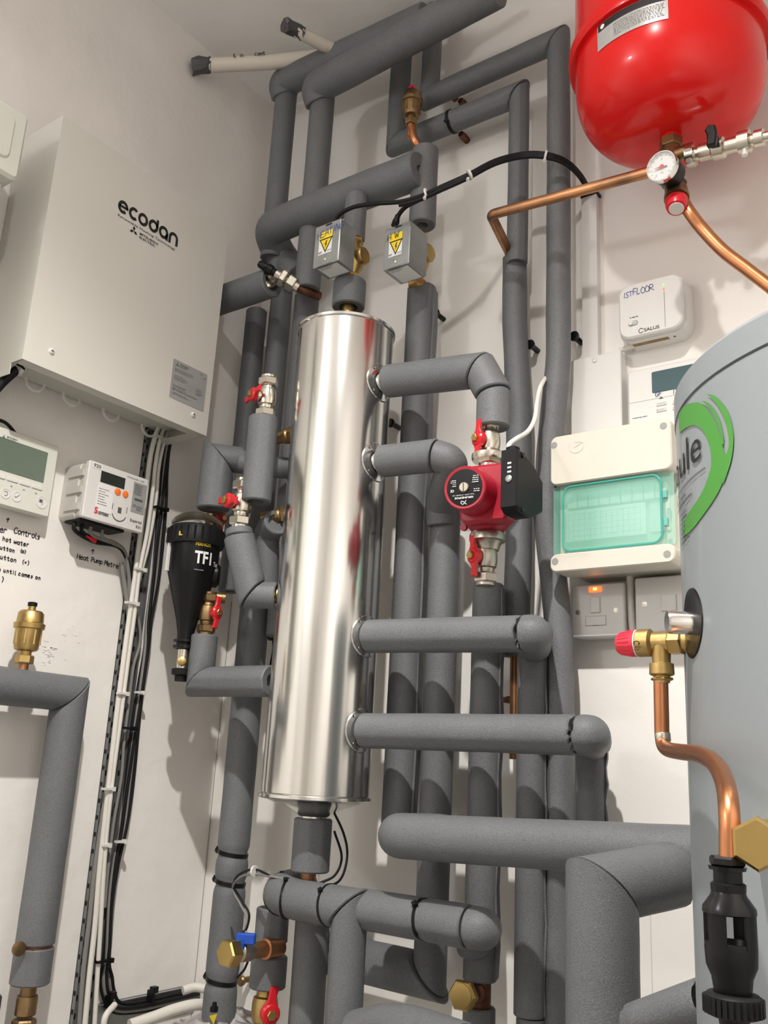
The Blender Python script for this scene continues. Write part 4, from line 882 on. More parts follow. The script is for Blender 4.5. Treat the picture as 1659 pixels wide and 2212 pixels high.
# square saddle between motor and volute, volute, spigots
pts = [(-.046, -.05), (.052, -.05), (.056, .052), (-.040, .052)]
sq = MB(); sq.prism(rrect(.085, .098, .012), back+axm*.040+X*.014, e1, e2, axm, .042, .004); sq.build('motor_block', 'red_pump', t)
MB().lathe(V3(PX, -PD, zc_-.070), Z, [(0, .024), (.008, .021), (.02, .030), (.04, .048), (.075, .052), (.100, .036), (.118, .021), (.126, .024), (.130, .024)], 36).build('volute', 'red_pump', t)
MB().lathe(V3(PX, -PD, pz(1152)), -Z, [(0, .029), (.004, .031), (.014, .031), (.016, .026), (.022, .022), (.030, .020)], 36).build('lower_union', 'nickel_dull', t)
MB().lathe(V3(PX, -PD, pz(997)), Z, [(0, .029), (.004, .031), (.012, .031), (.014, .026), (.020, .020)], 36).build('upper_union', 'nickel', t)
# terminal box to the right of the motor
tb0 = at(1098, 985, PD+.07); tb1 = at(1098, 1118, PD+.07)
xa, xb = at(1083, 1050, PD+.08)[0], at(1118, 1050, PD+.08)[0]; zt3 = at(1098, 972, PD+.08)[2]; zb3 = at(1098, 1105, PD+.08)[2]
y_f = -PD-.082; y_b = -PD+.012
mb = MB().prism([(0, .008), (.012, 0), (.052, 0), (.094, .020), (.094, zt3-zb3-.032), (.060, zt3-zb3-.012), (.02, zt3-zb3), (0, zt3-zb3)], V3(xa, y_f, zb3), Y, Z, X, xb-xa, .003); mb.build('terminal_box', 'black_matte', t)
MB().lathe(V3((xa+xb)/2-.004, y_f+.020, zt3-.004), Z, [(0, .012), (.012, .012), (.014, .010)], 8).build('cable_gland', 'black', t)
for z in (.36,): MB().lathe(V3((xa+xb)/2, y_f+.0, zb3+(zt3-zb3)*.52), -Y, [(0, .006), (.002, .006), (.003, .004)], 14).build('selector_screw', 'galv', t)
m = MB()
for k in range(3): quad(m, V3((xa+xb)/2, y_f-.0004, zb3+(zt3-zb3)*(.62+.07*k)), X, Z, -.003, 0, .004, .003)
m.build('speed_marks', 'sticker', t)
for z in (.05, .93): MB().lathe(V3(xb-.0, y_f+.018, zb3+(zt3-zb3)*z), X, [(0, .0045), (.003, .0045)], 10).build('cover_screw', 'black', t)
MB().lathe(back+axm*.05-e2*.05-e1*.034, axm, [(0, .006), (.008, .006), (.008, .003)], 12).build('bolt_lug', 'red_pump', t)
# pump cable
tag(tube([V3((xa+xb)/2-.006, y_f+.020, zt3+.004), at(1099, 962, .28), at(1115, 948, .26), at(1140, 932, .20), at(1155, 905, .17), at(1160, 870, .15), at(1168, 835, .14), at(1186, 806, .05)], .0042, 'white_cable', 'pump_cable', None, 10), 'white flex curling up from the red pump behind the tallest pipe', 'cable')
# ================================================================== left side valves
ball_valve('nickel ball valve with red handle high up left of the steel cylinder', V3(g0[0]+.004, -.30, at(567, 862, .30)[2]), Z, V3(-.4, -1, 0), 1.12, V3(-1, 0, -.15), off=.022)
MB  # keep
ball_valve('nickel ball valve with red handle between filter and steel cylinder', V3(at(523, 1085, .31)[0], -.31, at(523, 1088, .31)[2]), Z, V3(-.3, -1, 0), 1.2, V3(-1, 0, .12), off=.02)
t = thing('copper_pipe', 'short copper tail below the lower left nickel valve', 'pipe', at(520, 1150, .31)); MB().sweep([at(521, 1118, .31), at(519, 1152, .31)], .0095, 16).build('copper_tube', 'copper', t)
ball_valve('brass valve with red lever just above the black filter', at(460, 1124, .22), Z, V3(1, -.12, 0), 1.0, V3(.1, 0, 1), 'brass', off=.026)
ball_valve('brass valve with red butterfly lever below right of the black filter', V3(h1[0]-.004, -TD-.025, at(438, 1325, TD+.03)[2]), Z, V3(1, -.1, 0), 1.05, V3(0, .0, 1), 'brass_old', off=.024)
def union(label, a, b, m, r=.014):
    a = arr(a); b = arr(b); d = nz(b-a); L_ = np.linalg.norm(b-a); t = thing('brass_union', label, 'fitting', a)
    MB().lathe(a, d, [(0, r), (L_*.35, r), (L_*.35, r*1.2), (L_*.45, r*1.3), (L_*.5, r*1.1), (L_, r*1.1)], 24).build('union_body', m, t)
    MB().hexn(a+d*L_*.52, d, L_*.32, r*1.45).build('hex_nut', m, t); return t
union('brass union on the upper left of the steel cylinder', at(590, 948, .24), V3(TX-TR+.004, -TD-.0, at(625, 942, .22)[2]), 'brass_old', .013)
union('brass union in the slit foam elbow left of the steel cylinder', at(566, 1120, .255), V3(TX-TR+.004, -TD, at(615, 1112, .22)[2]), 'brass_old', .013)
union('brass union at the foam collar lower left of the steel cylinder', at(570, 1290, .27), V3(TX-TR+.004, -TD, at(605, 1285, .22)[2]), 'brass', .014)
union('brass fitting below the heating actuator, on top of the steel cylinder', V3(TX, -TD, s1[2]+.012), V3(TX, -TD, TT-.006), 'brass', .013)
MB
# ================================================================== magnetic filter (black)
fx_, fy = .15, None
ft = atx(424, 1140, .15); fb = atx(392, 1470, .15); FY = (ft[1]+fb[1])/2; FT_ = atx(424, 1150, .15)[2]; FBt = atx(392, 1470, .15)[2]; c0 = V3(.15, FY, 0)
def fzz(py): return atx(405, py, .15)[2]
t = thing('magnetic_filter', 'black funnel-shaped magnetic filter on the left wall with white lettering', 'filter', (.15, FY, FBt))
rT = wr(ft, 110)
z = lambda py: fzz(py)
MB().lathe((.15, FY, 0), Z, [(z(1405), rT*.30), (z(1370), rT*.31), (z(1340), rT*.42), (z(1245), rT*.90), (z(1235), rT*.95), (z(1172), rT*.97), (z(1168), rT*.9)], 48).build('filter_body', 'black', t)
mb = MB().lathe((.15, FY, 0), Z, [(z(1178), rT*.9), (z(1177), rT*1.08), (z(1172), rT*1.10), (z(1140), rT*1.06), (z(1135), rT*.98), (z(1134), 0)], 48)
for k in range(24):
    a = 2*math.pi*k/24; mb.box(V3(.15+rT*1.08*math.cos(a)-.0018, FY+rT*1.08*math.sin(a)-.0018, z(1172)), V3(.15+rT*1.08*math.cos(a)+.0018, FY+rT*1.08*math.sin(a)+.0018, z(1142)))
mb.build('locking_ring', 'black_matte', t)
for a_, b_ in ((1404, 1396), (1390, 1384)): MB().lathe((.15, FY, 0), Z, [(z(a_), rT*.30), (z(a_)+.001, rT*.42), (z(b_), rT*.42), (z(b_)+.001, rT*.30)], 28).build('neck_ring', 'black_gloss', t)
MB().lathe((.15, FY, 0), Z, [(z(1448), rT*.24), (z(1404), rT*.24)], 20).build('drain_neck', 'nickel', t)
nd = nz(V3(.7, -.7, 0)); MB().lathe(V3(.15, FY, z(1432))+nd*rT*.1, nd, [(0, .007), (.014, .007), (.016, .0095), (.022, .0085), (.024, .004)], 16).build('bleed_screw', 'gold', t)
MB().lathe((.15, FY, 0), Z, [(z(1474), rT*.22), (z(1462), rT*.24), (z(1460), rT*.36), (z(1448), rT*.38), (z(1446), rT*.28)], 16).build('drain_cap', 'black_matte', t)
# side boss towards the valves
sd = nz(V3(.65, .75, 0)); MB().lathe(V3(.15, FY, z(1236))+sd*rT*.5, sd, [(0, .026), (.024, .026), (.030, .020), (.032, 0)], 28).build('side_boss', 'black', t)
MB().lathe(V3(.15, FY, z(1285))+sd*rT*.8, sd, [(0, .012), (.03, .012)], 16).build('side_outlet', 'brass_old', t)
# beige foil lid on top: curved leaf plate and stub
mb = MB(); vs = []; fs = []; c_ = V3(.15, FY, z(1134)); uu = nz(V3(.75, .65, 0)); vv = nz(np.cross(Z, uu))
for i in range(15):
    s_ = i/14*2-1
    for j in range(7): q = j/6*2-1; vs.append(c_+uu*s_*rT*1.0+vv*q*rT*.62*math.sqrt(max(.02, 1-s_*s_))+Z*(.020-.016*s_*s_-.0*q+.008*q*q))
for i in range(14):
    for j in range(6): fs.append((i*7+j, (i+1)*7+j, (i+1)*7+j+1, i*7+j+1))
mb.add(vs, fs).build('top_plate', 'beige', t); MB().lathe(c_, Z, [(0, .010), (.012, .010), (.015, .007), (.018, 0)], 16).build('vent_knob', 'white_plastic', t)
# clip & lettering
nl = nz(V3(-.42, -.9, 0)); pc = V3(.15, FY, 0)+nl*rT*1.0
MB().box(pc+V3(-.003, -.0035, z(1238)), pc+V3(.004, .003, z(1168))).build('white_clip', 'white_plastic', t)
def cylmap(cx, cy, R, a0, z0_, sgn=1):
    return lambda a_, b_: V3(cx+R*math.cos(a0+sgn*a_/R), cy+R*math.sin(a0+sgn*a_/R), z0_+b_)
camang = math.atan2(CAM[1]-FY, CAM[0]-.15)
m = MB(); text(m, 'TF1', None, None, None, .026, .038, .03, cylmap(.15, FY, rT*.98, camang+.02, z(1222))); text(m, 'Total', None, None, None, .010, .020, .02, cylmap(.15, FY, rT*.98, camang+.88, z(1223))); text(m, 'TOTAL FILTER', None, None, None, .002, .020, 0, cylmap(.15, FY, rT*.98, camang+.05, z(1238))); m.build('white_lettering', 'sticker', t)
m = MB(); text(m, 'FERNOX', None, None, None, .0068, .034, .02, cylmap(.15, FY, rT*.98, camang+.02, z(1184))); m.build('yellow_lettering', 'yellow', t)
m = MB(); f_ = cylmap(.15, FY, rT*1.12, camang-.62, z(1166)); m.add([f_(0, 0), f_(.008, 0), f_(.008, .002), f_(.003, .003), f_(.003, .009), f_(0, .009)], [(0, 1, 2, 3), (0, 3, 4, 5)]); m.build('yellow_arrow', 'yellow', t)
# ================================================================== zone actuators
def actuator(label, TL, TRr, BRr, BLl, BRb, d, words, m2, z_axis):
    A = at(*TL, d); Bq = at(*TRr, d); Cq = at(*BRr, d); Dq = at(*BLl, d); x0 = (A[0]+Dq[0])/2; x1 = (Bq[0]+Cq[0])/2; zt = (A[2]+Bq[2])/2; zb = (Cq[2]+Dq[2])/2
    # depth from the lower back corner
    lo, hi = .0, .2
    for _ in range(30):
        mm = (lo+hi)/2; q = V3(x1, -d+mm, zb)-CAM; px = 829.5+F_PX*(q@_r)/(q@_w)
        if px < BRb[0]: lo = mm
        else: hi = mm
    dp = lo; t = thing('zone_valve_actuator', label, 'actuator', ((x0+x1)/2, -d+dp, zb)); w = x1-x0; h = zt-zb; ca = V3((x0+x1)/2, -d+dp, (zt+zb)/2)
    MB().prism(rrect(w, h, .002, 2), ca, X, Z, -Y, dp, .0018).build('steel_cover', 'galv', t)
    o = V3(x0, -d-.0006, zb)
    m = MB(); quad(m, o, X, Z, w*.20, h*.26, w*.72, h*.70); m.build('warning_sticker', 'sticker', t)
    m = MB(); quad(m, o-Y*.0003, X, Z, w*.20, h*.62, w*.72, h*.80); m.add([o-Y*.0006+X*w*a_+Z*h*b_ for a_, b_ in ((.28, .60), (.68, .60), (.48, .33))], [(0, 1, 2)]); m.build('warning_yellow', 'yellow', t)
    m = MB(); P3 = [(.22, .63), (.74, .63), (.48, .28)]
    m.add([o-Y*.0004+X*w*a_+Z*h*b_ for a_, b_ in P3], [(0, 1, 2)])
    bolt = [(.50, .57), (.44, .47), (.49, .475), (.46, .38), (.54, .49), (.49, .485), (.54, .57)]; m.add([o-Y*.0009+X*w*a_+Z*h*b_ for a_, b_ in bolt], [(0, 1, 2, 5, 6), (3, 4, 5, 2)])
    text(m, 'KP', o+V3(w*.22, -.0004, h*.29), X, Z, h*.045, w*.12, .02); text(m, 'Und', o+V3(w*.55, -.0004, h*.30), X, Z, h*.04, w*.15)
    quad(m, o, X, Z, w*.42, h*.93, w*.66, h*.965); m.build('warning_print', 'ink', t)['kind'] = 'stuff'
    m = MB(); hand(m, words, o+V3(w*.12, -.0012, h*.66), X+Z*.12, Z, h*.15, 8.0 if len(words) > 4 else 14, .0012); m.build('marker_writing', m2, t)['kind'] = 'stuff'
    MB().lathe(o+V3(w*.47, .0004, h*.14), -Y, [(0, w*.07), (.001, w*.065), (.0018, w*.03), (.0018, 0)], 14).build('cover_screw', 'nickel', t)
    pl = MB(); pl.add([V3(x0+w*.14, -d+.006, zb-.0006), V3(x1-w*.10, -d+.006, zb-.0006), V3(x1-w*.10, -d+dp-.004, zb-.0006), V3(x0+w*.14, -d+dp-.004, zb-.0006)], [(3, 2, 1, 0)]); pl = pl.build('spec_label', 'sticker', t)
    m = MB(); finetext(m, V3(x0+w*.2, -d+.014, zb-.0009), X, Y, w*.6, 5, .002, None, 3); m.build('label_print', 'ink_faint', pl)
    # valve body behind the box
    vx_ = z_axis; vy = -d+dp+.004
    return t, x0, x1, zb, zt, dp
AD = .31
res1 = actuator('galvanised actuator box marked heating, above the steel cylinder', (682, 489), (736, 473), (730, 565), (675, 577), (763, 592), AD, 'HEATING', 'ink_blue', None)
res2 = actuator('galvanised actuator box marked for hot water, right of the heating one', (831, 495), (886, 476), (883, 567), (828, 585), (920, 594), AD-.07, 'HW', 'ink', None)
def zonebody(t, x, y, zlo, zhi, m='brass'):
    H = zhi-zlo; c = (zlo+zhi)/2
    MB().lathe((x, y, zlo), Z, [(0, .014), (H*.2, .014), (H*.28, .020), (H*.42, .026), (H*.6, .026), (H*.72, .018), (H, .014)], 28).build('valve_body', m, t)
    MB().hexn((x, y, zlo+.002), Z, .016, .021).build('lower_nut', m, t); MB().hexn((x, y, zhi-.018), Z, .016, .021).build('upper_nut', m, t)
    MB().lathe((x+.006, y, c), X, [(0, .020), (.022, .020), (.026, .017), (.027, 0)], 28).build('side_plug', m, t)
zonebody(res1[0], TX+.004, -TD, s0[2]-.004, hb[2]+.01, 'brass')
zonebody(res2[0], bx+.001, -VD-.03, at(905, 632, VD+.01)[2]-.004, at(905, 498, VD+.01)[2], 'brass')
# cables from actuators to the trunking
cpath = [(722, 478), (735, 462), (765, 447), (810, 440), (862, 436), (905, 425), (950, 405), (1010, 378), (1070, 347), (1130, 332), (1180, 333), (1222, 347), (1252, 375), (1272, 408)]
def cabp(off, start=None):
    dd = [.29, .29, .29, .29, .28, .27, .26, .24, .20, .16, .15, .12, .07, .03]; P = [at(a_, b_+off, d__) for (a_, b_), d__ in zip(cpath, dd)]; return P
tag(tube(cabp(0), .0044, 'black_matte', 'actuator_cable'), 'black cable arching from the heating actuator to the white trunking', 'cable', 'black actuator cables')
tag(tube(cabp(7)[4:], .0044, 'black_matte', 'actuator_cable'), 'black cable joining the arch from behind, lowest of the bundle', 'cable', 'black actuator cables')
c2 = cabp(3); tag(tube([at(852, 488, .24), at(858, 470, .24), at(875, 448, .245), at(905, 432, .255)]+c2[6:], .0046, 'black_matte', 'actuator_cable'), 'black cable rising from the hot water actuator into the arch', 'cable', 'black actuator cables')
MB
t_ = MB().lathe(at(852, 489, .24), nz(at(858, 470, .24)-at(852, 489, .24)), [(0, .0075), (.012, .0075), (.016, .006), (.024, .0055)], 10).build('cable_gland', 'black'); tag(t_, 'black cable gland on top of the hot water actuator', 'gland')
for px, py, d__, i, lb in ((921, 418, .266, 5, 'white cable tie nearest the slanting pipe, on the arched black cables'), (1014, 378, .24, 7, 'white cable tie midway on the arched black cables'), (1179, 337, .15, 10, 'white cable tie where black cables cross the tallest pipe')):
    p = at(px, py, d__); ax = nz(cabp(0)[i+1]-cabp(0)[i-1]); m = MB().lathe(p-ax*.002, ax, [(0, .006), (0, .0105), (.004, .0105), (.004, .006)], 18); dn = nz(V3(0, -.4, -1)); m.lathe(p+dn*.010, dn, [(0, .003), (.006, .0035)], 6); tag(m.build('cable_tie', 'white_plastic'), lb, 'cable tie', 'white ties on the actuator cables')
# ================================================================== upper air vent with copper elbow
c = at(898, 268, .135); zz0 = at(893, 282, .135)[2]
airvent('brass air vent with red cap high up before the thin foam loop', V3(at(888, 262, .14)[0], -.14, 0), zz0, .98, 'brass_old', 'red_plastic', V3(.15, -1, 0), 'copper')
tag(tube([at(890, 276, .14), at(892, 292, .14), at(898, 308, .135), at(910, 324, .12)], .0092, 'copper', 'copper_elbow', None, 16), 'small bent copper tail under the high brass air vent', 'pipe')
t = thing('wall_plug', 'dark pipe clip screw at the end of the upper copper tail', 'clip', at(905, 328, .1)); MB().box(at(900, 322, .115)-.004, at(914, 326, .10)+.004).build('clip_plate', 'copper_dark', t)
# pipe clips on the loop
for px, py, lb in ((999, 222, 'dark pipe clip boss between the two upper foam pipes'), (1000, 294, 'dark pipe clip boss under the thin foam loop')):
    p = at(px, py, .02); t = thing('pipe_clip', lb, 'clip', p); MB().lathe(p+Y*.02, -Y, [(0, .008), (.02, .009), (.03, .007), (.032, 0)], 14).build('boss', 'copper_dark', t); MB().lathe(p+V3(.0, -.03, .011 if py > 250 else -.011), -Y, [(0, .0085), (.010, .0085), (.012, .006)], 6).build('boss_nut', 'copper_dark', t)
pc_ = q1+(q2-q1)*((983-857)/(1122-857)); band(pc_, nz(q2-q1)+V3(-.05, .02, 0), r5*1.03, .007, 'black_matte', 'clip_band', (lambda tt: tt)(thing('pipe_clip', 'dark clip band round the middle of the thin foam loop', 'clip', pc_)), V3(0, -1, -.6), .006)
for px, py, lb in ((943, 678, 'black pipe clip boss right of the hot water vertical'), (1147, 746, 'black pipe clip boss between the two long verticals'), (1242, 728, 'black pipe clip boss at the right side of the tallest pipe'), (846, 915, 'black pipe clip boss between steel cylinder and first vertical'), (588, 1375, 'black pipe clip boss left of the steel cylinder, low'), (524, 2118, 'brass pipe clip boss beside the lowest black tie')):
    p = at(px, py, .03); t = thing('pipe_clip', lb, 'clip', p)
    m_ = 'brass_old' if 'brass' in lb else 'black_gloss'
    MB().lathe(p+Y*.03, -Y, [(0, .006), (.03, .006)], 12).build('stem', m_, t); MB().lathe(p, -Y, [(0, .0095), (.006, .0105), (.009, .008), (.0095, 0)], 18).build('boss', m_, t)
# drain valve near the corner, black cap
a = at(645, 622, .19); b = at(562, 570, .26); d = nz(b-a); L_ = np.linalg.norm(b-a)
t = thing('drain_valve', 'nickel drain valve with black cap pointing up-left near the corner', 'valve', a)
MB().lathe(a, d, [(0, .012), (L_*.12, .012), (L_*.14, .015), (L_*.3, .015), (L_*.34, .011), (L_*.6, .011)], 24).build('valve_body', 'nickel', t)
MB().hexn(a+d*L_*.10, d, L_*.2, .0195).build('hex_nut', 'nickel', t); MB().hexn(a+d*L_*.34, d, L_*.14, .0215).build('hex_nut', 'nickel', t)
MB().lathe(a+d*L_*.58, d, [(0, .0095), (L_*.1, .010), (L_*.12, .0125), (L_*.24, .0125), (L_*.26, .010), (L_*.42, .009), (L_*.46, .006), (L_*.47, 0)], 14).build('black_cap', 'black', t)
MB().lathe(at(577, 606, .22), nz(V3(.9, -.4, 0)), [(0, .020), (.004, .022), (.012, .022), (.014, .016)], 24).build('end_collar', 'nickel', t)
tag(tube([at(643, 620, .19), at(665, 630, .17), at(690, 640, .14)], .0105, 'copper_dark', 'copper_pipe', None, 14), 'dark copper pipe running right from the corner drain valve', 'pipe')
# lower cock with blue handle and brass cap
a = at(605, 2046, .17); b = at(490, 2060, .30); d = nz(b-a); L_ = np.linalg.norm(b-a)
t = thing('drain_cock', 'drain cock with blue lever and hexagonal brass cap, bottom left', 'valve', a)
MB().lathe(a, d, [(0, .016), (L_*.25, .016), (L_*.26, .018), (L_*.30, .018), (L_*.31, .014), (L_*.6, .014)], 24).build('copper_tube', 'copper_old', t)
MB().lathe(a+d*L_*.55, d, [(0, .015), (L_*.05, .017), (L_*.22, .017), (L_*.25, .013), (L_*.36, .013)], 24).build('valve_body', 'nickel_dull', t)
MB().hexn(a+d*L_*.84, d, L_*.20, .0235).build('brass_cap', 'gold', t)
bb = at(524, 2028, .275); MB().prism(rrect(.034, .018, .003), bb+V3(0, .01, 0), nz(V3(.8, .5, 0)), Z, nz(V3(.5, -.85, 0)), .012, .002).lathe(bb-Z*.016, Z, [(0, .005), (.016, .005)], 10).build('blue_lever', 'blue_plastic', t)
MB().lathe(V3(tb[0], -.17, at(585, 2062, .17)[2]-.01), Z, [(0, .0155), (.045, .0155)], 20).build('tee_run', 'copper_old', t)
ball_valve('brass valve with red lever at the bottom edge left of centre', V3(tb[0]-.002, -.17, at(575, 2180, .17)[2]), Z, V3(1, -.6, 0), 1.4, V3(.1, 0, 1), 'brass', off=.02)
# brass hex cap on copper branch, bottom centre
a = at(1040, 2142, .11); b = at(992, 2152, .19); d = nz(b-a); L_ = np.linalg.norm(b-a)
t = thing('end_cap', 'hexagonal brass cap on a dark copper branch, bottom centre', 'fitting', a)
MB().lathe(a, d, [(0, .017), (L_*.3, .017), (L_*.35, .012), (L_*.8, .012)], 20).build('copper_branch', 'copper_dark', t)
MB().lathe(V3(ex, -VD-.02, at(1040, 2180, VD+.02)[2]-.01), Z, [(0, .019), (.06, .019)], 20).build('tee_run', 'copper_dark', t)
MB().hexn(a+d*L_*.72, d, .016, .0245).lathe(a+d*(L_*.72+.014), d, [(0, .019), (.004, .018)], 24).build('brass_cap', 'gold', t)
# sensor wires at the header bottom & left
sw = 'thin sensor wires around the lower pipes'
for k, (pp, dd, lb) in enumerate((([(715, 1742), (742, 1800), (750, 1850), (735, 1900), (700, 1915), (640, 1912), (590, 1895), (550, 1878), (515, 1890), (502, 1912)], [.20, .19, .19, .2, .21, .24, .26, .24, .22, .2], 'black sensor wire looping from below the steel cylinder'), ([(722, 1795), (738, 1850), (724, 1890), (690, 1908)], [.2, .19, .2, .22], 'second thin sensor wire beside the lower sleeve'),
    ([(620, 1900), (585, 1893), (548, 1888), (518, 1896), (503, 1918), (520, 1955), (535, 1985), (530, 2010), (545, 2030)], [.26, .26, .24, .22, .2, .2, .2, .2, .2], 'grey sensor wire hanging in front of the strapped vertical'), ([(503, 1915), (525, 1950), (538, 1975), (533, 2005), (522, 2020), (540, 2050), (530, 2090), (512, 2112)], [.2, .2, .2, .2, .2, .19, .18, .17], 'black wire dangling behind the blue lever'))):
    tag(tube([at(x_, y_, q) for (x_, y_), q in zip(pp, dd)], .0022, 'black_matte' if k != 2 else 'grey_cable', 'sensor_wire'), lb, 'wire', sw)
tag(tube([at(588, 1370, .05), at(590, 1400, .06), at(583, 1440, .08)], .002, 'black', 'sensor_wire'), 'short black wire from the clip left of the steel cylinder', 'wire')
p = at(550, 1882, .245); tag(MB().lathe(p-X*.002, X, [(0, .005), (0, .010), (.004, .010), (.004, .005)], 14).build('cable_tie', 'white_plastic'), 'white cable tie on the looping sensor wires', 'cable tie')
# ================================================================== copper pipe to the vessel, elbow
CPd = .20
ca_ = at(1060, 464, CPd); cb_ = at(1400, 374, CPd); cz = (ca_[2]+cb_[2])/2
tag(MB().sweep(dens(fillet([at(1103, 552, .06), ca_, cb_+X*.02], .012, 8), .05), .0098, 18).build('copper_pipe', 'copper_old'), 'tarnished copper pipe rising with an elbow to the pressure gauge', 'pipe')
for p_, q_ in ((ca_+nz(cb_-ca_)*.012, cb_-ca_), (ca_+nz(at(1103, 552, .06)-ca_)*.014, at(1103, 552, .06)-ca_)):
    pass
# ================================================================== red expansion vessel
VDp = .205; vc = at(1449, 300, VDp); VR = .160; vb0 = at(1451, 290, VDp)[2]
t = thing('expansion_vessel', 'large red expansion vessel hanging at the top right', 'vessel', (vc[0], -VDp, vb0))
vo = V3(vc[0], -VDp, 0); zf = at(1240, 215, VDp)[2]
H = zf-vb0; prof = []
for k in range(15):
    a = k/14*math.pi/2; prof.append((vb0-.006+H*.80*(1-math.cos(a)**.85 if k < 14 else 1), VR*math.sin(a)**.52))
prof[0] = (vb0-.006, 0); prof.append((zf, VR*1.002))
MB().lathe((vc[0], -VDp, 0), Z, prof, 80).build('lower_shell', 'red_paint', t, 60)
MB().lathe((vc[0], -VDp, 0), Z, [(zf-.004, VR), (zf-.004, VR*1.055), (zf+.002, VR*1.075), (zf+.016, VR*1.075), (zf+.020, VR*1.05), (zf+.021, VR*1.0)], 80).build('clamp_ring', 'red_paint', t)
MB().lathe((vc[0], -VDp, 0), Z, [(zf+.018, VR*1.0)]+[(zf+.02+.12*k/8+.0, VR*1.0) for k in range(9)]+[(zf+.15+.16*math.sin(a), VR*math.cos(a)**.8) for a in np.linspace(.05, 1.5, 12)]+[(zf+.312, 0)], 80).build('upper_shell', 'red_paint', t, 60)
MB().lathe((vc[0], -VDp, vb0+.012), -Z, [(0, .020), (.010, .019), (.016, .016), (.026, .016)], 24).build('port_boss', 'red_paint', t)
# curved label
def shell_fn(z):     # radius at height z
    hs = [p[0] for p in prof]; rs_ = [p[1] for p in prof]; return float(np.interp(z, hs, rs_))
def hitv(px, py, R):   # ray against the vertical cylinder R
    d = ray(px, py); a = d[0]**2+d[1]**2; b = 2*((CAM[0]-vc[0])*d[0]+(CAM[1]+VDp)*d[1]); c = (CAM[0]-vc[0])**2+(CAM[1]+VDp)**2-R*R; s = (-b-math.sqrt(max(0, b*b-4*a*c)))/(2*a); return CAM+d*s
L0 = hitv(1289, 45, VR*1.0); L1 = hitv(1292, 115, VR*1.0); L2 = hitv(1444, 38, VR)
a0 = math.atan2(L1[1]+VDp, L1[0]-vc[0]); a1 = math.atan2(L2[1]+VDp, L2[0]-vc[0]); lz0 = (L1[2]+L2[2])/2; lz1 = min(zf-.006, L0[2]+.02)
def lab(x0, y0, x1, y1, off, n=14):
    vs = []; fs = []
    for i in range(n+1):
        for j in range(5):
            a = a0+(a1-a0)*(x0+(x1-x0)*i/n); z = lz0+(lz1-lz0)*(y0+(y1-y0)*j/4); R = shell_fn(z)+off; vs.append(V3(vc[0]+R*math.cos(a), -VDp+R*math.sin(a), z))
    for i in range(n):
        for j in range(4): fs.append((i*5+j, (i+1)*5+j, (i+1)*5+j+1, i*5+j+1))
    return MB().add(vs, fs)
pl = lab(0, 0, 1, 1, .0010).build('data_label', 'silver_label', t, 60)
lab(.02, .72, .98, .98, .0014).build('label_band', 'ink', pl)
WL = (a1-a0)*VR; HL = lz1-lz0
m = MB()
def lfn(x0, y0): 
    def g(a_, b_):
        z = lz0+HL*y0+b_; R = shell_fn(z)+.0016; a = a0+(a1-a0)*(x0+a_/WL); return V3(vc[0]+R*math.cos(a), -VDp+R*math.sin(a), z)
    return g
rn = random.Random(11)
for i in range(9):
    x = .28
    while x < .93:
        l = rn.uniform(.01, .04); g = lfn(x, .14+.058*i); m.add([g(0, 0), g(l*WL, 0), g(l*WL, HL*.022), g(0, HL*.022)], [(0, 1, 2, 3)]); x += l+.012
m.build('label_print', 'ink_grey', pl)
m = MB(); m.lathe(lfn(.10, .84)(0, 0), nz(lfn(.10, .84)(0, 0)-V3(vc[0], -VDp, lz0+HL*.84)), [(0, HL*.09), (.0003, HL*.09)], 16); text(m, 'CE', None, None, None, HL*.12, WL*.07, .02, lfn(.88, .78)); m.build('label_lettering', 'sticker', pl)
# manifold, gauge, valves
mx0 = V3(vc[0], -VDp, vb0-.012)
t = thing('safety_manifold', 'brass manifold hanging under the red vessel', 'fitting', mx0-Z*.11)
MB().hexn(mx0+Z*.003, -Z, .018, .020).lathe(mx0-Z*.012, -Z, [(0, .014), (.045, .015), (.05, .018), (.075, .018), (.080, .013), (.098, .013)], 24).lathe(mx0-Z*.032, X, [(-.02, .012), (.036, .012)], 20).lathe(mx0-Z*.052-X*.03, X, [(-.004, .0125), (.03, .0125)], 20).build('manifold_body', 'brass_old', t)
gz = at(1430, 360, VDp+.06); gr = wr(gz, 70); gc = V3(gz[0], -VDp-.06, gz[2]); gb = V3(gz[0]+.006, -VDp-.018, gz[2]+.004)
t = thing('pressure_gauge', 'round pressure gauge with chrome rim and red needle under the vessel', 'gauge', gc); ga = nz(gc-gb)
MB().lathe(gb-ga*.03, ga, [(0, .008), (.03, .009), (.031, gr*.7), (.036, gr*.86), (.062, gr*.92), (.064, gr*.9)], 36).build('gauge_case', 'black', t)
MB().lathe(gc-ga*.008, ga, [(0, gr*.96), (.009, gr*1.0), (.012, gr*.97), (.012, gr*.90), (.006, gr*.885)], 40).build('chrome_rim', 'steel', t)
MB().lathe(gc-ga*.002, ga, [(0, gr*.89), (.0008, gr*.89)], 40).build('dial', 'sticker', t)
e1 = nz(X-ga*(X@ga)); e2 = np.cross(ga, e1); e2 = e2 if e2[2] > 0 else -e2
m = MB(); go = gc-ga*.0008
for k in range(13):
    a = math.radians(225-270*k/12); d = e1*math.cos(a)+e2*math.sin(a); p = np.cross(ga, d)*gr*.012; m.add([go+d*gr*.70-p, go+d*gr*.82-p, go+d*gr*.82+p, go+d*gr*.70+p], [(0, 1, 2, 3)])
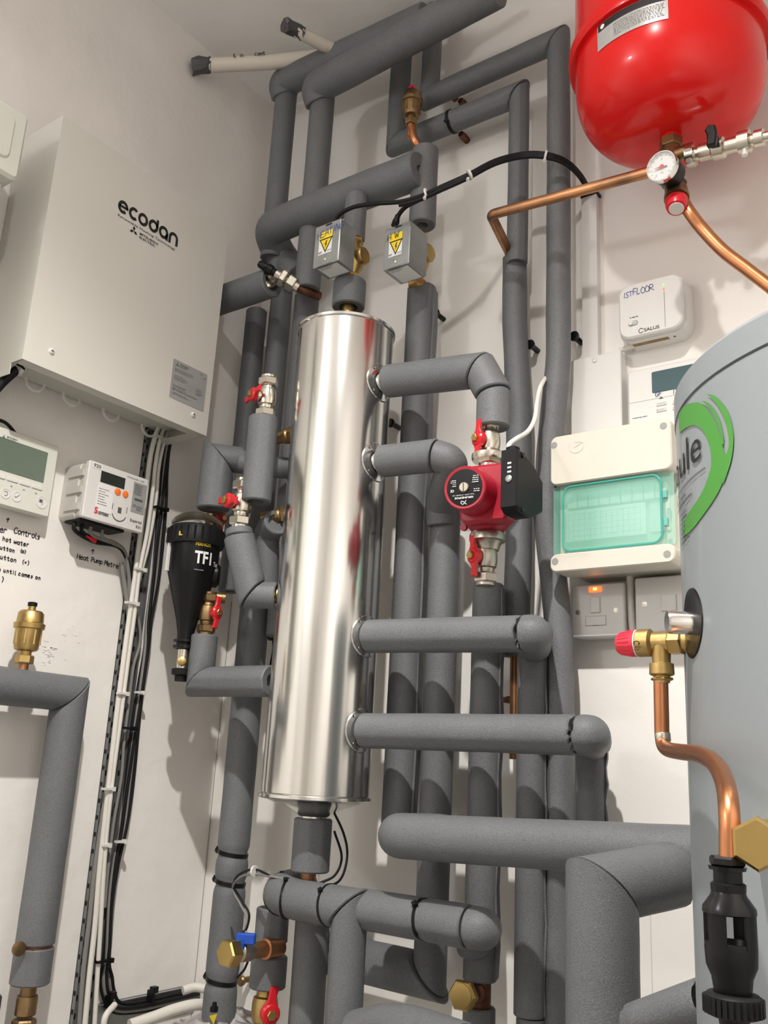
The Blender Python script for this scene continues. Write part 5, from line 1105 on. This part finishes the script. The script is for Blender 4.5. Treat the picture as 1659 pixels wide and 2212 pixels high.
text(m, 'bar', go-e2*gr*.42-e1*gr*.12, e1, e2, gr*.11); text(m, '0', go-e2*gr*.5-e1*gr*.45, e1, e2, gr*.12); text(m, '4', go-e2*gr*.5+e1*gr*.38, e1, e2, gr*.12); text(m, '2', go+e2*gr*.48-e1*gr*.04, e1, e2, gr*.12)
m.add([go+ga*.0006+e1*(-.6*gr)-e2*.10*gr, go+ga*.0006+e1*(.32*gr)-e2*.13*gr, go+ga*.0006+e1*(.32*gr)+e2*.0*gr], [(0, 1, 2)]); m.build('dial_print', 'ink', t)
m = MB(); m.add([go+ga*.0012+e1*(-.62*gr)+e2*.06*gr, go+ga*.0012-e2*.04*gr, go+ga*.0012+e2*.07*gr], [(0, 1, 2)]); m.lathe(go+ga*.0006, ga, [(0, gr*.14), (.002, gr*.13), (.0022, 0)], 20); m.build('red_needle', 'red_plastic', t)
MB().lathe(gc+ga*.0015, ga, [(0, gr*.885), (.0008, gr*.88)], 40).build('gauge_glass', 'clear', t)
# relief valve red cap below
rv = at(1462, 414, VDp+.005); rb = at(1461, 458, VDp+.022); rd = nz(rb-rv); L_ = np.linalg.norm(rb-rv)
t = thing('relief_valve', 'small relief valve with red cap pointing down under the gauge', 'valve', rb)
MB().lathe(rv-rd*.016, rd, [(0, .012), (.008, .017), (.026, .0195), (.028, .0205), (.036, .0205)], 24).build('valve_body', 'brass_old', t)
mb = MB().lathe(rv+rd*.018, rd, [(.006, .0185), (.018, .018), (.025, .0155), (.026, .013)], 24)
mb.build('red_cap', 'red_plastic', t)
MB().lathe(rv+rd*.044, rd, [(-.001, .0128), (.0010, .012), (.0011, 0)], 24).build('cap_disc', 'case_clear', t)
cz_ = [at(1478, 440, VDp+.0), at(1492, 462, VDp-.0), at(1515, 492, VDp-.01), at(1560, 540, VDp-.02), at(1612, 580, VDp-.03), at(1680, 632, VDp-.04)]
tag(MB().sweep(spline([V3(*rv)]+cz_, 6), .0105, 18).build('copper_pipe', 'copper'), 'bright copper discharge pipe sweeping right from the relief valve', 'pipe')
# nickel isolating valve to the right with black tap
va2 = at(1482, 338, VDp-.0); vb2 = at(1700, 284, VDp); d = nz(vb2-va2)
def alongpx(px): 
    p0, p1 = 1482, 1700; return va2+(vb2-va2)*((px-p0)/(p1-p0))
t = thing('isolating_valve', 'nickel filling valve with black tap handle right of the gauge', 'valve', va2)
prof_ = [(1482, .011), (1485, .0185), (1503, .0185), (1505, .011), (1512, .011), (1514, .0145), (1540, .0145), (1545, .018), (1568, .018), (1572, .013), (1598, .013), (1600, .0185), (1624, .0185), (1627, .010), (1632, .010), (1634, .014), (1652, .014), (1653, .008), (1690, .008)]
MB().lathe(va2, d, [(np.linalg.norm(alongpx(p)-va2), r) for p, r in prof_], 24).build('valve_body', 'nickel', t)
MB().hexn(alongpx(1485), d, np.linalg.norm(alongpx(1503)-alongpx(1485)), .0205).build('hex_nut', 'nickel_dull', t)
q = alongpx(1555)+V3(-.002, -.02, .006); MB().lathe(q, -Y, [(-.014, .008), (.004, .009), (.008, .009)], 14).prism([(-.008, -.018), (.006, -.020), (.009, 0), (.007, .017), (-.004, .021), (-.010, .012), (-.006, 0)], q-Y*.004, X, Z, -Y, .010, .002).build('black_handle', 'black', t)
MB().lathe(alongpx(1612)-V3(0, .004, .012), -Z, [(0, .004), (.010, .0035), (.012, .005), (.016, .005)], 10).build('test_nipple', 'white_plastic', t)
# ================================================================== back wall boxes
def qy(d, TL, BR):    # rectangle on plane y=-d from two pixel corners
    a = at(*TL, d); b = at(*BR, d); return a[0], b[0], b[2], a[2]
def box_y(w0, w1, z0, z1, d0, d1, r, bev, name, m, parent):
    return MB().prism(rrect(abs(w1-w0), abs(z1-z0), r), V3((w0+w1)/2, -d0, (z0+z1)/2), X, Z, -Y, d1-d0, bev).build(name, m, parent)
# trunking
a = at(1258, 600, .02); b = at(1289, 600, .02); zt = at(1270, 424, .02)[2]; zb = at(1275, 775, .02)[2]
t = thing('trunking', 'slim white vertical trunking right of the tallest foam pipe', 'trunking', (a[0], 0, zb))
MB().box((a[0], -.014, zb-.03), (b[0], 0, zt)).build('base', 'white_plastic', t); MB().box((a[0]-.0008, -.02, zb-.03), (b[0]+.0008, -.0135, zt)).build('lid', 'white_plastic', t)
x_, xx_ = a[0], b[0]; tag(MB().box((x_-.002, -.022, zt), (xx_+.004, -.002, zt+.006)).build('cable_entry', 'black'), 'black collar where cables enter the white trunking', 'collar')
# blank cover
x0, x1, z0, z1 = qy(.035, (1232, 776), (1343, 930)); z1 = (at(1232, 776, .035)[2]+at(1342, 757, .035)[2])/2; z0 = z0-.03
t = thing('junction_box', 'blank white rectangular wiring box with one screw at the top', 'box', ((x0+x1)/2, 0, z0)); box_y(x0, x1, z0, z1, 0, .034, .004, .002, 'cover', 'white_plastic', t)
MB().lathe(at(1284, 778, .035), -Y, [(0, .0042), (.001, .004), (.0012, .0)], 14).build('screw', 'nickel', t)
# programmer
x0 = at(1356, 860, .036)[0]; z1 = at(1356, 803, .036)[2]; z0 = at(1360, 935, .036)[2]; x1 = x0+.165
t = thing('heating_programmer', 'white heating programmer with teal LCD beside the blank wiring box', 'programmer', (x0+.08, 0, z0)); box_y(x0, x1, z0, z1, 0, .036, .006, .003, 'case', 'white_plastic', t)
sx0 = at(1408, 830, .037)[0]; sz1 = at(1408, 804, .037)[2]; sz0 = at(1412, 849, .037)[2]; box_y(sx0, sx0+.085, sz0, sz1, .036, .0368, .003, 0, 'screen', 'lcd_teal', t)
zl_ = at(1370, 870, .037)[2]; m = MB().box((x0+.001, -.0362, zl_), (x1-.002, -.036, zl_+.0008)); m.build('flap_line', 'ink_grey', t)
m = MB(); hand(m, 'GF', at(1416, 856, .0370), X, Z, .0085, 9, .0010); hand(m, '1S', at(1454, 851, .0370), X, Z, .009, 8, .0010); m.build('marker_writing', 'ink_blue', t)
m = MB(); p = at(1428, 859, .0366); m.add([p+V3(-.004, 0, -.002), p+V3(.004, 0, -.002), p+V3(0, 0, .003)], [(0, 1, 2)]); finetext(m, at(1366, 905, .0366), X, Z, .028, 1, .002, 1); m.build('print', 'ink_faint', t)
for k, (px, py, s_) in enumerate(((1429, 872, 'ADVANCE'), (1429, 885, 'BOOST'), (1464, 868, '+1HR'), (1464, 880, 'BOOST'))):
    p = at(px, py, .036); bt = MB().prism(rrect(.0185, .0075, .001), p, X, Z, -Y, .0022, .0008).build('button', 'white_plastic', t)
    m = MB(); text(m, s_, p+V3(-.0075, -.0025, -.0016), X, Z, .003, .015); m.build('button_lettering', 'ink_grey', bt)
# receiver box with green/red lights
sd_ = .055; x0 = at(1336, 660, sd_)[0]; x1 = at(1474, 650, sd_)[0]; z1 = (at(1336, 622, sd_)[2]+at(1474, 592, sd_)[2])/2+.004; z0 = (at(1345, 726, sd_)[2]+at(1470, 705, sd_)[2])/2-.004
t = thing('wireless_receiver', 'white rounded receiver box marked first floor with two small lights', 'receiver', ((x0+x1)/2, 0, z0))
box_y(x0-.004, x1+.004, z0-.004, z1+.004, 0, sd_-.014, .026, .003, 'back_case', 'white_plastic', t); box_y(x0, x1, z0, z1, sd_-.015, sd_, .022, .003, 'front_case', 'white_plastic', t)
w = x1-x0; h = z1-z0; o = V3(x0, -sd_-.0006, z0)
m = MB(); hand(m, '1ST', o+V3(w*.09, 0, h*.76), X, Z, h*.10, 6.4, .0010, slope=.04); hand(m, 'FLOOR', o+V3(w*.24, 0, h*.78), X, Z, h*.11, 7, .0011, slope=.02); m.build('marker_writing', 'ink_blue', t)
m = MB(); text(m, 'SALUS', o+V3(w*.40, 0, h*.06), X, Z, h*.06, w*.24, .02); arcst(m, o, X, Z, w*.355, h*.09, h*.04, 30, 330, h*.012); finetext(m, o+V3(w*.18, 0, h*.36), X, Z, w*.13, 1, h*.025, 1); quad(m, o, X, Z, w*.727, h*.06, w*.732, h*.70); m.build('print', 'ink_faint', t)
MB().prism(rrect(.018, .010, .0045), V3(x0+w*.23, -sd_, z0+h*.26), X, Z, -Y, .0016, .0005).build('slide_switch', 'galv', t)
MB().lathe(V3(x0+w*.20, -sd_-.0016, z0+h*.26), -Y, [(0, .0042), (.002, .004), (.0022, 0)], 14).build('slide_knob', 'grey_white', t)
MB().prism(circ(.0017, 10), V3(x0+w*.725, -sd_, z0+h*.83), X, Z, -Y, .0006).build('green_light', 'led_green', t); MB().prism(circ(.0017, 10), V3(x0+w*.725, -sd_, z0+h*.745), X, Z, -Y, .0006).build('red_light', 'led_red', t)
MB().box((x0+.018, -sd_+.020, z0-.0046), (x1-.035, -sd_+.030, z0-.0038)).build('bottom_slot', 'brass_old', t)
for q in (.25, .8): MB().lathe((x0+w*q, -.030, z0-.0038), -Z, [(0, .0025), (.001, .002)], 10).build('bottom_screw', 'ink_faint', t)
tag(tube([V3(x0+w*.46, -.035, z0), at(1399, 728, .03), at(1385, 740, .025), at(1365, 748, .02), at(1340, 757, .014)], .0052, 'white_cable', 'cable'), 'white cable curving from the receiver into the blank wiring box', 'cable')
# consumer unit
CD = .14; x0 = (at(1190, 945, CD)[0]+at(1187, 1210, CD)[0])/2; x1 = (at(1449, 908, CD)[0]+at(1458, 1195, CD)[0])/2; z1 = (at(1190, 941, CD)[2]+at(1449, 904, CD)[2])/2; z0 = (at(1190, 1233, CD)[2]+at(1456, 1218, CD)[2])/2; cw = x1-x0
t = thing('consumer_unit', 'cream consumer unit with green tinted window beside the white cylinder', 'fuse box', ((x0+x1)/2, 0, z0))
cf = CD-.050
zw1 = (at(1190, 1047, CD)[2]+at(1449, 1015, CD)[2])/2; zw0 = (at(1187, 1196, CD)[2]+at(1458, 1175, CD)[2])/2
box_y(x0+.006, x1-.004, z0+.006, z1-.006, .0, cf-.012, .01, 0, 'rear_body', 'cream', t)
box_y(x0+.003, x1-.002, z0+.003, z1-.003, cf-.012, cf, .012, .002, 'rear_case', 'cream', t)
box_y(x0, x1, zw1, z1, cf, CD, .012, .002, 'top_cover', 'cream', t); box_y(x0, x1, z0, zw0, cf, CD, .012, .002, 'bottom_cover', 'cream', t)
box_y(x0+.002, x1-.002, zw0-.004, zw1+.004, cf, cf+.012, .004, 0, 'window_recess', 'cream', t)
# breakers inside
bw = cw*.82/9
for k in range(9): MB().prism(rrect(bw*.93, (zw1-zw0)*.22, .0008, 1), V3(x0+cw*.09+bw*(k+.5), -(cf+.012), zw1-(zw1-zw0)*.20), X, Z, -Y, .012, .001).build('breaker', 'white_plastic', t)
MB().box((x0+cw*.08, -(cf+.022), zw0+(zw1-zw0)*.22), (x0+cw*.74, -(cf+.012), zw0+(zw1-zw0)*.66)).build('circuit_chart', 'sticker', t)
m = MB()
for k in range(14): quad(m, V3(x0+cw*.10+cw*.046*k, -(cf+.0225), zw0+(zw1-zw0)*.24), X, Z, 0, 0, .0004, (zw1-zw0)*.38)
for k in range(5): quad(m, V3(x0+cw*.10, -(cf+.0225), zw0+(zw1-zw0)*(.28+.08*k)), X, Z, 0, 0, cw*.6, .0004)
m.build('chart_lines', 'ink_grey', t)
MB().box((x0+cw*.76, -(cf+.016), zw0+(zw1-zw0)*.25), (x0+cw*.92, -(cf+.012), zw0+(zw1-zw0)*.85)).build('inner_panel', 'white_plastic', t)
# window: raised rounded frame of tinted plastic
wc = V3((x0+x1)/2, -(CD-.012), (zw0+zw1)/2); ow, oh = cw*.985, (zw1-zw0)*.985
MB().prism(rrect(ow, oh, .004), wc, X, Z, -Y, .0018).build('window_door', 'teal_glass', t)
mb = MB(); 
ring = rrect(cw*.80, oh*.94, .016, 8, -cw*.0, 0); P = [wc-Y*.006+X*a_+Z*b_ for a_, b_ in ring]; P.append(P[0]); P.append(P[1]); mb.sweep(P, .0022, 8); mb.build('window_edge', 'teal_edge', t, 60)
MB().prism(rrect(cw*.79, oh*.92, .015, 8), wc-Y*.0022, X, Z, -Y, .004, .001).build('window_pane', 'teal_glass', t)
for zq_ in (.30, .68): MB().box((x1-cw*.085, -(CD-.004), zw0+(zw1-zw0)*zq_-.006), (x1-cw*.055, -(CD-.012), zw0+(zw1-zw0)*zq_+.006)).build('window_latch', 'teal_edge', t)
for px, py in ((1197, 962), (1433, 920), (1199, 1213), (1441, 1197)):
    p = at(px, py, CD); MB().lathe(p+Y*.0005, -Y, [(0, .0062), (.0008, .0062), (.0008, .0052)], 18).lathe(p, -Y, [(0, .0055), (.0005, .0055)], 18).build('screw_hole', 'ink_grey', t)
m = MB(); lp = at(1245, 962, CD)-Y*.0006; arcst(m, lp, X, Z, 0, 0, .014, 160, 400, .0008); 
for a_ in ((-.004, -.004, .012, .003), (-.004, .006, .010, .004)): m.add([lp+X*a_[0]+Z*a_[1], lp+X*a_[2]+Z*a_[3], lp+X*a_[2]+Z*(a_[3]+.0008), lp+X*a_[0]+Z*(a_[1]+.0008)], [(0, 1, 2, 3)])
m.build('embossed_mark', 'case_clear', t)
# fused spur with neon
def plate(label, x0, x1, z0, z1, d, name): 
    t = thing(name, label, 'switch', ((x0+x1)/2, 0, z0)); box_y(x0+.001, x1-.001, z0+.001, z1-.001, 0, d-.010, .004, 0, 'back_box', 'white_plastic', t); box_y(x0, x1, z0, z1, d-.010, d, .004, .002, 'face_plate', 'white_plastic', t); return t
sdp = .048; x0 = at(1234, 1320, sdp)[0]; x1 = at(1348, 1310, sdp)[0]; z1 = (at(1234, 1267, sdp)[2]+at(1346, 1256, sdp)[2])/2; z0 = (at(1234, 1375, sdp)[2]+at(1348, 1376, sdp)[2])/2
w = x1-x0; h = z1-z0
t = plate('white fused switch with glowing orange neon under the consumer unit', x0, x1, z0, z1, sdp, 'fused_switch')
nb = MB().prism(rrect(w*.24, h*.10, .001), V3(x0+w*.47, -sdp, z0+h*.90), X, Z, -Y, .002, .0006).build('neon_lamp', 'neon', t); MB().prism(rrect(w*.07, h*.05, .0006), V3(x0+w*.47, -sdp-.002, z0+h*.905), X, Z, -Y, .0004).build('neon_glow', 'neon_core', nb)
MB().prism(rrect(w*.18, h*.30, .001), V3(x0+w*.47, -sdp, z0+h*.60), X, Z, -Y, .0035, .001).build('rocker', 'white_plastic', t)
fu = MB().prism(rrect(w*.38, h*.17, .001), V3(x0+w*.47, -sdp, z0+h*.30), X, Z, -Y, .0012, .0004).build('fuse_carrier', 'white_plastic', t)
m = MB(); rr2 = w*.38/2+.0007
o = V3(x0+w*.47, -sdp-.0003, z0+h*.30); hh_ = h*.17/2+.0007
for q in ((-rr2, -hh_, rr2, -hh_+.0007), (-rr2, hh_-.0007, rr2, hh_), (-rr2, -hh_, -rr2+.0007, hh_), (rr2-.0007, -hh_, rr2, hh_)): quad(m, o, X, Z, *q)
quad(m, o-Y*.0012, X, Z, -.006, -hh_, .006, -hh_+.0012); m.build('carrier_outline', 'ink_grey', t)
for q in (.13, .85): MB().lathe(V3(x0+w*q, -sdp+.0004, z0+h*.48), -Y, [(0, .0045), (.0006, .0045), (.0006, .0035), (.0012, .0034), (.0012, 0)], 18).build('screw', 'nickel_dull', t)
# second switch
x0 = at(1372, 1310, sdp-.004)[0]; x1 = x0+w*1.02; z1 = at(1372, 1249, sdp-.004)[2]; z0 = z1-h*1.02
t = plate('white light switch half hidden by the cylinder, right of the neon switch', x0, x1, z0, z1, sdp-.004, 'light_switch')
MB().prism(rrect(w*.26, h*.30, .001), V3(x0+w*.60, -sdp+.004, z0+h*.52), X, Z, -Y, .0035, .001).build('rocker', 'white_plastic', t)
MB().lathe(V3(x0+w*.17, -sdp+.0044, z0+h*.52), -Y, [(0, .0048), (.0008, .0048), (.0008, .0035), (.0014, 0)], 18).build('screw', 'nickel_dull', t)
tag(tube([at(1361, 1235, .03), at(1362, 1290, .03), at(1365, 1340, .03), at(1371, 1385, .03)], .0068, 'white_cable', 'cable', None, 12), 'white cable between the two wall switches', 'cable')
# ================================================================== hot water cylinder
HC = (1.565, -.589); HR = .27; HZ = 1.68
t = thing('hot_water_cylinder', 'large pale grey hot water cylinder at the right edge with green swirl label', 'cylinder', (HC[0], HC[1], 0)); HW = t
MB().lathe((HC[0], HC[1], 0), Z, [(.05, HR-.01)]+[(z, HR) for z in np.linspace(.06, HZ-.034, 8)], 128).build('skin', 'cyl_skin', t, 30)
MB().lathe((HC[0], HC[1], 0), Z, [(HZ-.0335, HR-.004), (HZ-.032, HR+.0012), (HZ-.006, HR+.0012), (HZ, HR-.004), (HZ+.02, HR*.8), (HZ+.03, 0)], 128).build('lid', 'cyl_skin', t)
MB().lathe((HC[0], HC[1], 0), Z, [(0, HR-.03), (.052, HR-.03)], 64).build('plinth', 'black_matte', t)
def hitc(px, py, R=HR):
    d = ray(px, py); a = d[0]**2+d[1]**2; b = 2*((CAM[0]-HC[0])*d[0]+(CAM[1]-HC[1])*d[1]); c = (CAM[0]-HC[0])**2+(CAM[1]-HC[1])**2-R*R; D = b*b-4*a*c
    s = (-b-math.sqrt(max(0, D)))/(2*a); return CAM+d*s
def ang(p): return math.atan2(p[1]-HC[1], p[0]-HC[0])
def cs(a, z, off=.0008): return V3(HC[0]+(HR+off)*math.cos(a), HC[1]+(HR+off)*math.sin(a), z)
# swirl: outline pairs (outer, inner) through pixels of the photograph, laid on the skin
def strip(outer, inner, off, n=60):
    def res(pp):
        q = [hitc(*p) for p in pp]; q = [(ang(p), p[2]) for p in q]; q = spline([V3(a, z, 0) for a, z in q], 12); L = np.r_[0, np.cumsum([np.linalg.norm((b-a)*V3(HR, 1, 0)) for a, b in zip(q, q[1:])])]; s = np.linspace(0, L[-1], n); A = np.array(q); return [(np.interp(x, L, A[:, 0]), np.interp(x, L, A[:, 1])) for x in s]
    o, i = res(outer), res(inner); vs = []; fs = []
    for a, b in zip(o, i):
        for k in range(4): f = k/3; vs.append(cs(a[0]*(1-f)+b[0]*f, a[1]*(1-f)+b[1]*f, off))
    for j in range(n-1):
        for k in range(3): fs.append((j*4+k, j*4+k+1, j*4+k+5, j*4+k+4))
    return MB().add(vs, fs)
strip([(1467, 897), (1480, 877), (1500, 870), (1515, 872), (1535, 893), (1552, 925), (1562, 960), (1568, 985), (1571, 985), (1577, 985), (1570, 1020), (1555, 1060), (1530, 1100), (1500, 1140), (1478, 1163)],
      [(1470, 936), (1482, 925), (1497, 919), (1510, 921), (1523, 935), (1532, 955), (1537, 980), (1538, 1000), (1537, 1010), (1534, 1022), (1530, 1035), (1520, 1060), (1505, 1085), (1490, 1107), (1479, 1128)], .0008).build('green_swirl', 'green', t, 60)
strip([(1529, 851), (1545, 856), (1562, 872), (1577, 897), (1585, 930), (1586, 960), (1580, 1000), (1565, 1045)], [(1529, 852), (1541, 862), (1556, 882), (1568, 910), (1575, 940), (1576, 965), (1568, 990), (1555, 1030)], .0010).build('green_stripe', 'green', t, 60)
strip([(1518, 866), (1530, 870), (1545, 886), (1557, 910), (1564, 940), (1566, 960)], [(1519, 868), (1528, 875), (1541, 893), (1552, 915), (1559, 940), (1560, 960)], .0010).build('green_stripe', 'green', t, 60)
# lettering on the label (whole word wraps round out of sight)
aL = ang(hitc(1517, 990)); zl0 = hitc(1500, 1000)[2]
pe_ = hitc(1517, 982); pu = hitc(1478, 1012); pu2 = hitc(1478, 990)
aE = ang(pe_); aU = ang(hitc(1478, 1015)); wU = (aE-aU)*HR
zb_l = (hitc(1513, 992)[2]); hL = hitc(1492, 930)[2]-hitc(1497, 1002)[2]
m = MB(); W_ule = wU; full = W_ule*5.0/2.05
fnm = lambda a_, b_: cs(aE-full/HR+a_/HR, zb_l+b_, .0012)
text(m, 'Joule', None, None, None, hL, full, .0, fnm); m.build('lettering', 'ink', t)
m = MB(); 
def sfine(x0, dz, w, lines, h, seed): 
    rn = random.Random(seed)
    for i in range(lines):
        x = x0; end = x0+w*rn.uniform(.6, 1)
        while x < end:
            l = rn.uniform(.8, 2.5)*h; z = zb_l-dz-i*h*1.9; m.add([cs(aE+x/HR, z, .0011), cs(aE+(x+l)/HR, z, .0011), cs(aE+(x+l)/HR, z+h*.7, .0011), cs(aE+x/HR, z+h*.7, .0011)], [(0, 1, 2, 3)]); x += l+h*.5
for i in range(40): 
    x = -full*.95+full*i/40; m.add([cs(aE+x/HR, zb_l-.012, .0011), cs(aE+(x+full/40)/HR, zb_l-.012, .0011), cs(aE+(x+full/40)/HR, zb_l-.0108, .0011), cs(aE+x/HR, zb_l-.0108, .0011)], [(0, 1, 2, 3)])
sfine(-.100, .021, .070, 2, .0030, 3); sfine(-.072, .036, .028, 7, .0024, 5); m.build('small_print', 'ink_faint', t)
# immersion pocket: dark disc and steel stub
pi = hitc(1494, 1346); ai = ang(pi); n = V3(math.cos(ai), math.sin(ai), 0); ai2 = ai+.0
st_d = nz(at(1460, 1343, .70)-pi)
pi = cs(ai, pi[2], 0)
vs = []; fs = []; N = 36
m = MB(); 
for j, (ra, off) in enumerate(((0.0001, .001), (.020, .0015), (.031, .0012), (.032, .0))):
    for k in range(N):
        a = 2*math.pi*k/N; m.v.append(tuple(cs(ai+ra*math.cos(a)/HR, pi[2]+ra*math.sin(a), off)))
for j in range(3):
    for k in range(N): m.f.append((j*N+k, j*N+(k+1) % N, (j+1)*N+(k+1) % N, (j+1)*N+k))
m.build('port_disc', 'black_gloss', t)
MB().lathe(pi-n*.01, n, [(0, .0105), (.030, .0105), (.032, .0098), (.032, .0), ], 28).build('steel_stub', 'steel', t)
# temperature relief valve: red cap, brass body, copper tail
yv_ = .70
def rp(px, py, d=yv_): return at(px, py, d)
p0 = rp(1337, 1392); p1 = rp(1375, 1389); p2 = rp(1478, 1384); dX = nz(rp(1476, 1386)-rp(1340, 1391)); kk = dep(p1)/F_PX
t = thing('safety_valve', 'brass safety valve with ribbed red cap on the side of the white cylinder', 'valve', p1)
lenp = lambda a, b: (b-a)*np.linalg.norm(rp(1476, 1386)-rp(1340, 1391))/136
base = rp(1335, 1391)
mb = MB().lathe(base, dX, [(0, 19*kk), (lenp(0, 3), 22*kk), (lenp(0, 6), 23*kk), (lenp(0, 36), 29*kk), (lenp(0, 41), 29.5*kk), (lenp(0, 42), 27*kk)], 40)
for k in range(20):
    a = 2*math.pi*k/20; e_1 = Z; e_2 = np.cross(dX, Z); q = e_1*math.cos(a)+e_2*math.sin(a); A_ = base+dX*lenp(0, 7)+q*23*kk; B_2 = base+dX*lenp(0, 33)+q*28*kk; mb.sweep([A_, B_2], 1.7*kk, 5)
mb.build('red_cap', 'red_cap', t)
MB().lathe(base+dX*lenp(0, 42), dX, [(0, 29*kk), (lenp(0, 3), 29*kk)], 32).build('cap_ring', 'sticker', t)
MB().lathe(base+dX*lenp(0, 45), dX, [(0, 27*kk), (lenp(0, 2), 30*kk), (lenp(0, 28), 30*kk), (lenp(0, 32), 26*kk), (lenp(0, 34), 22*kk), (lenp(0, 80), 22*kk), (lenp(0, 150), 21*kk)], 32).build('valve_body', 'brass', t)
MB().hexn(base+dX*lenp(0, 112), dX, lenp(0, 30), 29*kk).build('hex_nut', 'brass', t)
cbv = rp(1428, 1395)
MB().lathe(cbv, -Z, [(0, 21*kk), (30*kk, 19*kk), (36*kk, 19*kk), (38*kk, 25*kk), (60*kk, 26*kk), (63*kk, 22*kk), (64*kk, 17*kk), (78*kk, 16*kk)], 28).hexn(cbv-Z*67*kk, -Z, 6*kk, 25*kk).build('outlet_nut', 'brass', t)
m = MB(); nv = nz(V3(-.2, -1, 0)); 
hand(m, 'CR', base+dX*lenp(0, 52)+nv*31*kk, -Z, X, 12*kk, 10, .0009)
m.build('embossed_letters', 'brass_old', t)
# copper tail down and over
tp_ = [rp(1427, 1450), rp(1430, 1560), rp(1432, 1605), rp(1450, 1622), rp(1510, 1630, .74), rp(1552, 1668, .76), rp(1570, 1740, .78), rp(1574, 1800, .925), rp(1575, 1870, .925)]
tag(MB().sweep(spline([tp_[0], rp(1429, 1540), rp(1431, 1595, .70), rp(1440, 1617, .71), rp(1470, 1624, .755), rp(1508, 1629, .80), rp(1543, 1648, .85), rp(1565, 1688, .89), rp(1575, 1750, .92), rp(1577, 1870, .925)], 7), 15.2*kk, 22).build('copper_pipe', 'copper'), 'bright copper discharge pipe bending down from the safety valve to the black tundish', 'pipe')
tag(MB().lathe(rp(1431, 1583), nz(V3(.06, 0, -1)), [(0, 15.4*kk), (.0005, 16*kk), (.007, 16*kk), (.0075, 15.4*kk)], 24).build('solder_collar', 'nickel'), 'silvery solder collar on the copper pipe below the safety valve', 'fitting')
# tundish
q0 = at(1575, 1850, .925); kk2 = dep(q0)/F_PX; tx0 = at(1577, 2000, .925)
t = thing('tundish', 'black plastic tundish with open windows under the copper pipe, bottom right', 'tundish', V3(tx0[0], -.925, at(1577, 2190, .925)[2]))
def T(py): return at(1577, py, .925)[2]
c = V3(tx0[0], -.925, 0)
def LT(pr, seg=32): return MB().lathe(c, Z, [(T(py), r*kk2) for py, r in pr], seg)
MB().hexn(V3(c[0], c[1], T(1872)), Z, T(1850)-T(1872), 38*kk2).lathe(c, Z, [(T(1880), 38*kk2), (T(1872), 40*kk2)], 24).build('inlet_nut', 'black_gloss', t)
LT([(1926, 30), (1880, 30)]).build('inlet_neck', 'black', t)
mb = LT([(1926, 36), (1910, 37), (1906, 32)], 28); mb.build('upper_collar', 'black', t)
LT([(1975, 50), (1972, 56), (1960, 55), (1935, 38), (1922, 34)]).build('upper_funnel', 'black_gloss', t)
for k in range(4):
    mb = MB(); vs = []; fs = []; a0_ = math.radians(-128+90*k); n_ = 6
    for i in range(n_+1):
        a = a0_+math.radians(46)*i/n_
        for R_, py in ((54, 2046), (54, 1968), (47, 1968), (47, 2046)): vs.append((c[0]+R_*kk2*math.cos(a), c[1]+R_*kk2*math.sin(a), T(py)))
    for i in range(n_):
        for q in range(4): fs.append((i*4+q, i*4+(q+1) % 4, (i+1)*4+(q+1) % 4, (i+1)*4+q))
    fs += [(3, 2, 1, 0), (n_*4, n_*4+1, n_*4+2, n_*4+3)]; mb.add(vs, fs).build('window_post', 'black', t)
LT([(2212, 30), (2110, 42), (2085, 52), (2045, 54), (2035, 52), (2034, 46), (2080, 30), (2081, 0)]).build('lower_funnel', 'black', t)
LT([(2195, 46), (2190, 56), (2150, 57), (2145, 52), (2143, 44)]).build('outlet_nut', 'black_matte', t)
m = MB()
for k in range(28):
    a = 2*math.pi*k/28; q = V3(c[0]+57*kk2*math.cos(a), c[1]+57*kk2*math.sin(a), 0); m.box(V3(q[0]-.0012, q[1]-.0012, T(2188)), V3(q[0]+.0012, q[1]+.0012, T(2152)))
m.build('nut_ribs', 'black_matte', t)['kind'] = 'stuff'
tag(MB().sweep([V3(c[0], c[1], T(2200)), V3(c[0], c[1], .02)], 24*kk2, 20).build('copper_pipe', 'copper'), 'copper pipe leaving the bottom of the black tundish', 'pipe')
# brass cap at the right edge, attached to the cylinder
bc = at(1636, 1824, .93); nc = nz(V3(-.15, -1, -.1)); bp_ = cs(ang(hitc(1640, 1805)), bc[2], -.01); nn = nz(bc-bp_)
t = thing('end_cap', 'large hexagonal brass cap at the right edge on the white cylinder', 'fitting', bp_)
MB().lathe(bp_, nn, [(0, .012), (np.linalg.norm(bc-bp_)-.010, .012)], 24).build('brass_stub', 'brass', t)
MB().hexn(bc-nn*.014, nn, .015, .0165, Z).build('hex_cap', 'gold', t)

# black cable entering the controller at its lower left, with a white tie
tag(tube([atx(48, 790, .10), atx(28, 806, .09), atx(0, 832, .08), atx(-40, 880, .06)], .0085, 'black_matte', 'cable'), 'thick black cable entering the controller box at its lower left corner', 'cable')
p = atx(38, 800, .095); tag(MB().lathe(p, nz(V3(0, -.8, -.6)), [(-.003, .009), (-.003, .0105), (.003, .0105), (.003, .009)], 16).lathe(p+V3(.010, 0, -.004), X, [(0, .0035), (.006, .0035)], 8).build('cable_tie', 'white_plastic'), 'white cable tie on the thick black cable under the controller box', 'cable tie')
# small ragged hole in the ceiling behind the foam pipes
hc = onp(788, 74, 2, CEIL-.0012); rn = random.Random(2); m = MB(); vs = [hc+V3(.012*math.cos(a)*rn.uniform(.5, 1.3), .008*math.sin(a)*rn.uniform(.5, 1.3), 0) for a in np.linspace(0, 6.1, 14)]
m.add(vs, [tuple(range(14))]); tag(m.build('ceiling_hole', 'foam_dark'), 'small dark ragged hole in the ceiling plaster above the foam pipes', 'hole')
